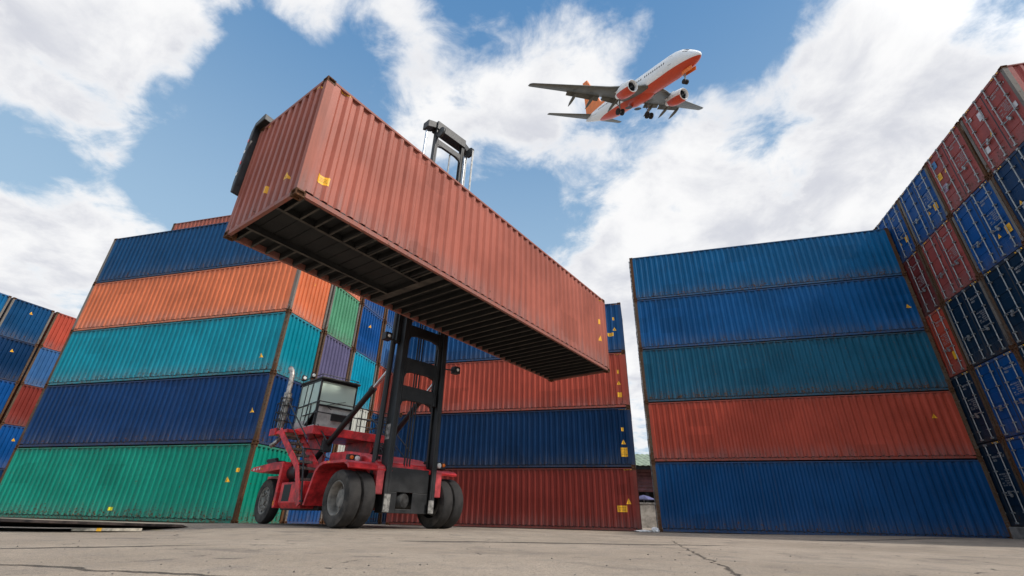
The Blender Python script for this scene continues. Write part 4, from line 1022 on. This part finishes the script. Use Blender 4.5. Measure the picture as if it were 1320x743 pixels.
for i in range(len(FUS) - 1):
    for j in range(n):
        a, b = i * n + j, i * n + (j + 1) % n; fu.f.append((a, b, b + n, a + n))
fu.f.append(tuple(range(n))); fu.f.append(tuple(range((len(FUS) - 1) * n + n - 1, (len(FUS) - 1) * n - 1, -1)))
for x0, x1, r in ((-12.5, -21.5, 1),): fu.lathe([(0, .3), (.6, .9), (2.0, 1.25), (5.5, 1.25), (7.2, .8), (7.8, .2)], 24, (x0 * SXA, 0, -1.15), (-1, 0, 0))
fus = fu.build('fuselage', AIRP, apl, 60)
def patch(mb, x0, x1, a0, a1, lift, nx=1):
    """a small sheet on the fuselage skin between two stations and two angles"""
    vs = []
    for i in range(nx + 1):
        x = x0 + (x1 - x0) * i / nx; _, zc, rz_, ry = fus_at(x)
        for a in (a0, a1): vs.append((x * SXA, (ry + lift) * math.cos(a), zc + (rz_ + lift) * math.sin(a)))
    mb.add(vs, [(2 * i, 2 * i + 1, 2 * i + 3, 2 * i + 2) for i in range(nx)])
wn = MB()
for side in (0, 1):
    x = -7.0
    while x > -30:
        a0, a1 = R(10), R(19)
        if side == 0: a0, a1 = math.pi - R(10), math.pi - R(19)
        if not (-13.3 < x < -12.6) and not (-20.9 < x < -20.2): patch(wn, x, x - .30, a0, a1, .012)
        x -= .62
wn.build('window', DARKG, fus, None, 0, False)
ckp = MB()
for a, b in ((R(38), R(62)), (R(66), R(88)), (R(92), R(114)), (R(118), R(142))): patch(ckp, -2.05, -3.0, a, b, .02, 4)
ckp.build('cockpit_window', DARKG, fus, None, 0, False)
dr = MB()
for side in (0, 1):
    for x in (-5.2, -31.2):
        for (xa, xb, aa, ab) in ((x, x - .06, -8, 34), (x - .85, x - .91, -8, 34), (x, x - .9, 33, 35), (x, x - .9, -9, -7)):
            a, b = R(aa), R(ab)
            if side == 0: a, b = math.pi - a, math.pi - b
            patch(dr, xa, xb, a, b, .01)
dr.build('door_outline', GALV, fus, None, 0, False)
def wing(secs, name, mt, th=.11, mirror=1):
    """secs: (x of leading edge, y, z, chord)"""
    prof = [(0, 0), (.04, .35), (.15, .52), (.38, .60), (.65, .42), (.88, .15), (1, .02), (.88, -.10), (.6, -.30), (.3, -.42), (.1, -.34), (.03, -.2)]
    f = MB(); k = len(prof)
    for (x, y, z, c) in secs:
        for (u, w) in prof: f.v.append(((x - u * c) * SXA, mirror * y * SYA, z + w * c * th))
    for i in range(len(secs) - 1):
        for j in range(k): a, b = i * k + j, i * k + (j + 1) % k; f.f.append((a, b, b + k, a + k))
    f.f.append(tuple(range(k))); f.f.append(tuple(range((len(secs) - 1) * k, len(secs) * k)))
    return f.build(name, mt, apl, 35)
for s in (-1, 1):
    wing([(-12.2, 1.2, -1.15, 8.2), (-13.6, 3.2, -1.0, 6.6), (-16.0, 6.2, -.70, 4.7), (-22.0, 17.0, .62, 1.65), (-22.6, 17.3, .70, 1.0)], 'wing', WINGG, .12, s)
    wo = [o for o in bpy.data.objects if o.name.startswith('wing') and o.parent == apl][-1]
    ff = MB()                                          # lowered flaps and their track fairings
    for (y0, y1, x0, x1, z0, z1) in ((2.6, 5.6, -19.9, -20.2, -1.15, -.85), (6.0, 11.2, -20.5, -21.9, -.80, -.10)):
        c = .85
        ff.add([(x * SXA, s * y * SYA, z + dz) for (x, y, z, dz) in ((x0, y0, z0, 0), (x1, y1, z1, 0), (x1 - c * .75, y1, z1, -.40), (x0 - c, y0, z0, -.50), (x0, y0, z0, .16), (x1, y1, z1, .14), (x1 - c * .75, y1, z1, -.35), (x0 - c, y0, z0, -.45))], [(0, 1, 2, 3), (4, 5, 6, 7), (0, 1, 5, 4), (1, 2, 6, 5), (2, 3, 7, 6), (3, 0, 4, 7)])
    ff.build('flap', WINGG, apl)
    for (y, x, z) in ((3.6, -18.6, -1.5), (7.4, -19.6, -1.05), (10.2, -20.4, -.70)):
        fa = MB(); fa.lathe([(0, .02), (.4, .20), (1.2, .28), (2.4, .22), (3.3, .03)], 10, (x * SXA, s * y * SYA, z), (-1, 0, -.38)); fa.build('flap_fairing', WINGG, apl, 40)
    wing([(-34.2, .35, 1.15, 3.4), (-38.0, 7.9, 1.75, 1.2), (-38.3, 8.05, 1.76, .7)], 'tailplane', WINGG, .09, s)
    er = empty('engine', (-11.2 * SXA, s * 4.83 * SYA, -2.05), 0, apl)
    e = MB(); e.lathe([(.0, .86), (.06, .98), (-.12, .92), (-.5, .82)][::-1] + [(-.12 + .0, .99)][:0], 28, (0, 0, 0), (1, 0, 0), False)
    e = MB(); prof = [(-.9, .78), (-.3, .80), (-.02, .88), (.05, .95), (-.05, 1.04), (-.7, 1.17), (-1.8, 1.20), (-2.8, 1.05), (-3.4, .86), (-3.4, .66), (-4.3, .45), (-4.3, .05)]
    e.lathe(prof, 32, (0, 0, 0), (1, 0, 0), False)
    eo = e.build('nacelle', WHITEA, er, 40); eo.data.materials.append(REDA)
    for p in eo.data.polygons:
        if p.center.z < -.18 and p.center.x < -.02 and p.center.x > -3.3 and math.hypot(p.center.y, p.center.z) > .85: p.material_index = 1
    f2 = MB(); f2.lathe([(-.55, .79), (-.56, .3), (-.25, .12), (-.05, .01)], 24, (0, 0, 0), (1, 0, 0), False)
    for q in range(18):
        a = q * math.pi / 9; f2.bar((-.50, .25 * math.cos(a), .25 * math.sin(a)), (-.50, .77 * math.cos(a), .77 * math.sin(a)), .12, .015)
    f2.build('fan', DARKG, er)
    py = MB(); py.prism([(-1.2, -.12, 1.0), (-4.6, -.12, .75), (-5.0, -.12, 1.25), (-2.4, -.12, 1.5)], .24, (0, 1, 0)); py.build('pylon', WHITEA, er)
fnm = MB(); fnm.prism([(-27.6 * SXA, -.16, 1.85), (-31.6 * SXA, -.16, 3.0), (-37.0 * SXA, -.12, 9.3), (-38.9 * SXA, -.12, 9.3), (-37.8 * SXA, -.16, 1.2), (-34 * SXA, -.16, 1.2)], .32, (0, 1, 0))
fnm.build('tail_fin', ORANGE, apl, None, .04)
def gear(x, y, zt, zw, r, w, name):
    g0 = empty(name, (x * SXA, y * SYA, zt), 0, apl); d = zw - zt
    q = MB(); q.tube([(0, 0, .3), (0, 0, d)], .13, 10); q.tube([(-.9, 0, .1), (0, 0, d * .6)], .07, 8); q.tube([(0, -w, d), (0, w, d)], .09, 8); q.build('strut', GALV, g0, 40)
    for s in (-1, 1):
        t = MB(); t.lathe([(-.17, r * .45), (-.19, r * .8), (-.12, r), (.12, r), (.19, r * .8), (.17, r * .45)], 22, (0, s * w, d), (0, 1, 0)); t.build('wheel', TYRE, g0, 40)
    return g0
gear(-19.2, -2.86, -1.6, -3.55, .58, .46, 'main_gear'); gear(-19.2, 2.86, -1.6, -3.55, .58, .46, 'main_gear')
ng = gear(-4.1, 0, -1.5, -3.35, .38, .26, 'nose_gear')
nd_ = MB()
for s in (-1, 1): nd_.box(-.2, 1.9, s * .42 - .025, s * .42 + .025, -.75, -.15)
nd_.build('gear_door', ORANGE, ng)
wl = MB(); wl.lathe([(0, .65), (.02, .65)], 20, (-19.6 * SXA, -1.0, -2.42), (0, 0, 1)); wl.lathe([(0, .65), (.02, .65)], 20, (-19.6 * SXA, 1.0, -2.42), (0, 0, 1)); wl.build('wheel_well', BLACKP, apl)

# ------------------------------------------------------------------ what shows through the gap: shed, wall, parasol
wh = empty('storage_shed', (16, 46, 0)); tag(wh, 'dark red clad shed with pale green roof seen through the gap between stacks', 'shed')
CLAD = plain('shed_cladding', (.13, .045, .05), .6, 0, .2, 2); ROOFG = plain('shed_roof_green', (.20, .25, .17), .6, 0, .2, 2); DARKI = plain('shed_interior', (.02, .02, .02), .9)
def corr(x0, x1, y, z0, z1, p, d, vert=True):
    f = MB(); vs = []
    nn = int(((x1 - x0) if vert else (z1 - z0)) / p * 4)
    for i in range(nn + 1):
        t = i / nn; dd = d * (0, .5, 1, .5)[i % 4]
        if vert: x = x0 + (x1 - x0) * t; vs += [(x, y - dd, z0), (x, y - dd, z1)]
        else: z = z0 + (z1 - z0) * t; vs += [(x0, y - dd, z), (x1, y - dd, z)]
    f.add(vs, [(2 * i, 2 * i + 2, 2 * i + 3, 2 * i + 1) for i in range(nn)]); return f
corr(-9, 14, 0, 2.9, 4.95, .28, .05, False).build('cladding', CLAD, wh)
rf_ = MB(); nn = 190
for i in range(nn + 1):
    x = -9.6 + 24.4 * i / nn; d = .05 * (0, 1, 1, 0)[i % 4]
    rf_.v += [(x, -1.3, 4.98 + d), (x, 6, 6.9 + d), (x, -1.3, 5.02 + d)]
for i in range(nn): a = i * 3; rf_.f += [(a, a + 3, a + 4, a + 1), (a, a + 2, a + 5, a + 3)]
rf_.build('roof', ROOFG, wh)
fs_ = MB(); fs_.box(-9.4, 14.4, -1.15, -1.05, 4.72, 4.94); fs_.build('fascia', DARKI, wh)
po = MB()
for x in (-9, -3.2, 2, 8, 13.8): po.box(x - .12, x + .12, .1, .34, 0, 4.7)
po.box(-9, 14, 5.8, 6.0, 0, 6.8); po.build('shed_frame', DARKI, wh)
cw = MB(); cw.box(4.6, 24, 40.0, 40.22, -.05, 1.70)
WALLC = plain('wall_concrete', (.32, .29, .25), .9, 0, .22, 1.6, .4)
cwo = cw.build('boundary_wall', WALLC, None, bevel=.01); tag(cwo, 'low pale concrete wall in the gap in front of the shed', 'wall')
cp = MB(); cp.box(4.6, 24, 39.96, 40.26, 1.703, 1.80); cp.build('wall_coping', plain('coping', (.24, .22, .20), .9, 0, .3, 3), cwo)
um = empty('parasol', (11.2, 41.6, 0)); tag(um, 'small purple parasol behind the low concrete wall', 'parasol')
u = MB(); u.lathe([(0, .95), (.12, .80), (.26, .45), (.36, .05)], 8, (0, 0, 2.05), (0, 0, 1), False); u.build('canopy', plain('parasol_cloth', (.07, .07, .15), .8, 0, .3, 3), um)
u = MB(); u.tube([(0, 0, 0), (0, 0, 2.4)], .03, 8); u.build('pole', GALV, um)
# litter at the foot of the gap
PLASTIC = plain('white_plastic', (.72, .71, .70), .45, 0, .1, 8)
def rag(name, x, y, sx, sy, sz, mt, seed, lab, cat):
    bm = bmesh.new(); bmesh.ops.create_icosphere(bm, subdivisions=3, radius=1)
    for v in bm.verts:
        k = 1 + .35 * mn.noise(v.co * 2.2 + Vector((seed, 0, 0))); v.co = Vector((v.co.x * sx * k, v.co.y * sy * k, max(0, v.co.z * sz * k + sz * .6)))
    me = bpy.data.meshes.new(name); bm.to_mesh(me); bm.free(); o = link(name, me, mt); o.location = (x, y, .002); tag(o, lab, cat); return o
rag('plastic_bag', 5.72, 21.9, .34, .22, .05, PLASTIC, 1, 'crumpled white plastic sheet on the ground at the foot of the gap', 'plastic bag')
rag('plastic_bag', 6.22, 21.8, .16, .16, .12, PLASTIC, 5, 'small white plastic bag nearest the right hand stack in the gap', 'plastic bag')

# ------------------------------------------------------------------ the steel plate lying at the left edge
PLATE = plain('rusty_plate', (.060, .042, .034), .75, 0, .4, 5, .6)
pt = MB(); cols = 14
front = [(-11.0, 7.9, .20), (-8.6, 8.25, .155), (-7.6, 8.7, .13), (-7.05, 9.6, .10), (-6.75, 10.9, .065)]
for i, (x, y, z) in enumerate(front):
    bx2, by2 = x - .55, y + 2.3
    if i == 4: bx2, by2 = x - .15, y + .5
    pt.v += [(x, y, z), (x, y, z + .045), (bx2, by2, .012), (bx2, by2, .055)]
for i in range(4):
    a = i * 4; b = a + 4; pt.f += [(a, b, b + 1, a + 1), (a + 1, b + 1, b + 3, a + 3), (a + 2, a + 3, b + 3, b + 2), (a, a + 2, b + 2, b)]
pt.f += [(0, 1, 3, 2), (16, 18, 19, 17)]
po_ = pt.build('steel_plate', PLATE, None, bevel=.006); tag(po_, 'bent rusty steel plate lying on the ground at the left edge', 'steel plate')
WOODP = plain('bleached_wood', (.42, .37, .29), .8, 0, .25, 9)
pk = MB(); pk.bar((-7.55, 9.15, .030), (-6.75, 9.75, .034), .06, .045); pko = pk.build('wood_batten', WOODP, None, bevel=.004); tag(pko, 'pale wooden batten poking out from under the steel plate', 'batten')
pk = MB(); pk.box(-.035, .035, -.034, .034, .0, .048); pb = pk.build('yellow_band', YEL, pko); pb.location = (-7.25, 9.375, .008); pb.rotation_euler = (0, 0, .64)
pk = MB(); pk.tube([(-6.95, 10.3, .010), (-6.8, 10.25, .012), (-6.62, 10.36, .010)], .012, 6); st_ = pk.build('strap', plain('strap_dirty', (.40, .30, .06), .7), None); tag(st_, 'short yellow strap on the ground beside the steel plate', 'strap')
# loose grit and pebbles on the near slab
gv = MB(); rg = random.Random(5)
for i in range(500):
    y = 3.2 + rg.random() ** 1.6 * 8; x = (rg.random() - .5) * (y * 2.4 + 2); r = .003 + .007 * rg.random() ** 5
    k = .012 + r
    zz = -.012
    near = max(0, 1 - max(0, abs(x) - 12) / 8) * max(0, 1 - max(0, y - 9.5) / 5) * max(0, min(1, (y - 2.2) / 1.5))
    z0 = -.012 * near + near * .022 * mn.noise((x * .55, y * .55, 3)) + near * .006 * mn.noise((x * 2.1, y * 2.1, 9))
    vs = []
    for (a, b, c) in ((1, 0, 0), (-1, 0, 0), (0, 1, 0), (0, -1, 0), (0, 0, 1), (0, 0, -.6)):
        j = .7 + .6 * rg.random(); vs.append((x + a * r * j * 1.3, y + b * r * j * 1.3, z0 + r * .5 + c * r * j * .8))
    gv.add(vs, [(0, 2, 4), (2, 1, 4), (1, 3, 4), (3, 0, 4), (2, 0, 5), (1, 2, 5), (3, 1, 5), (0, 3, 5)])
gvo = gv.build('gravel', plain('grit', (.16, .14, .12), .9, 0, .4, 3), None); tag(gvo, 'loose grit and pebbles strewn over the concrete', 'gravel', None, 'stuff')
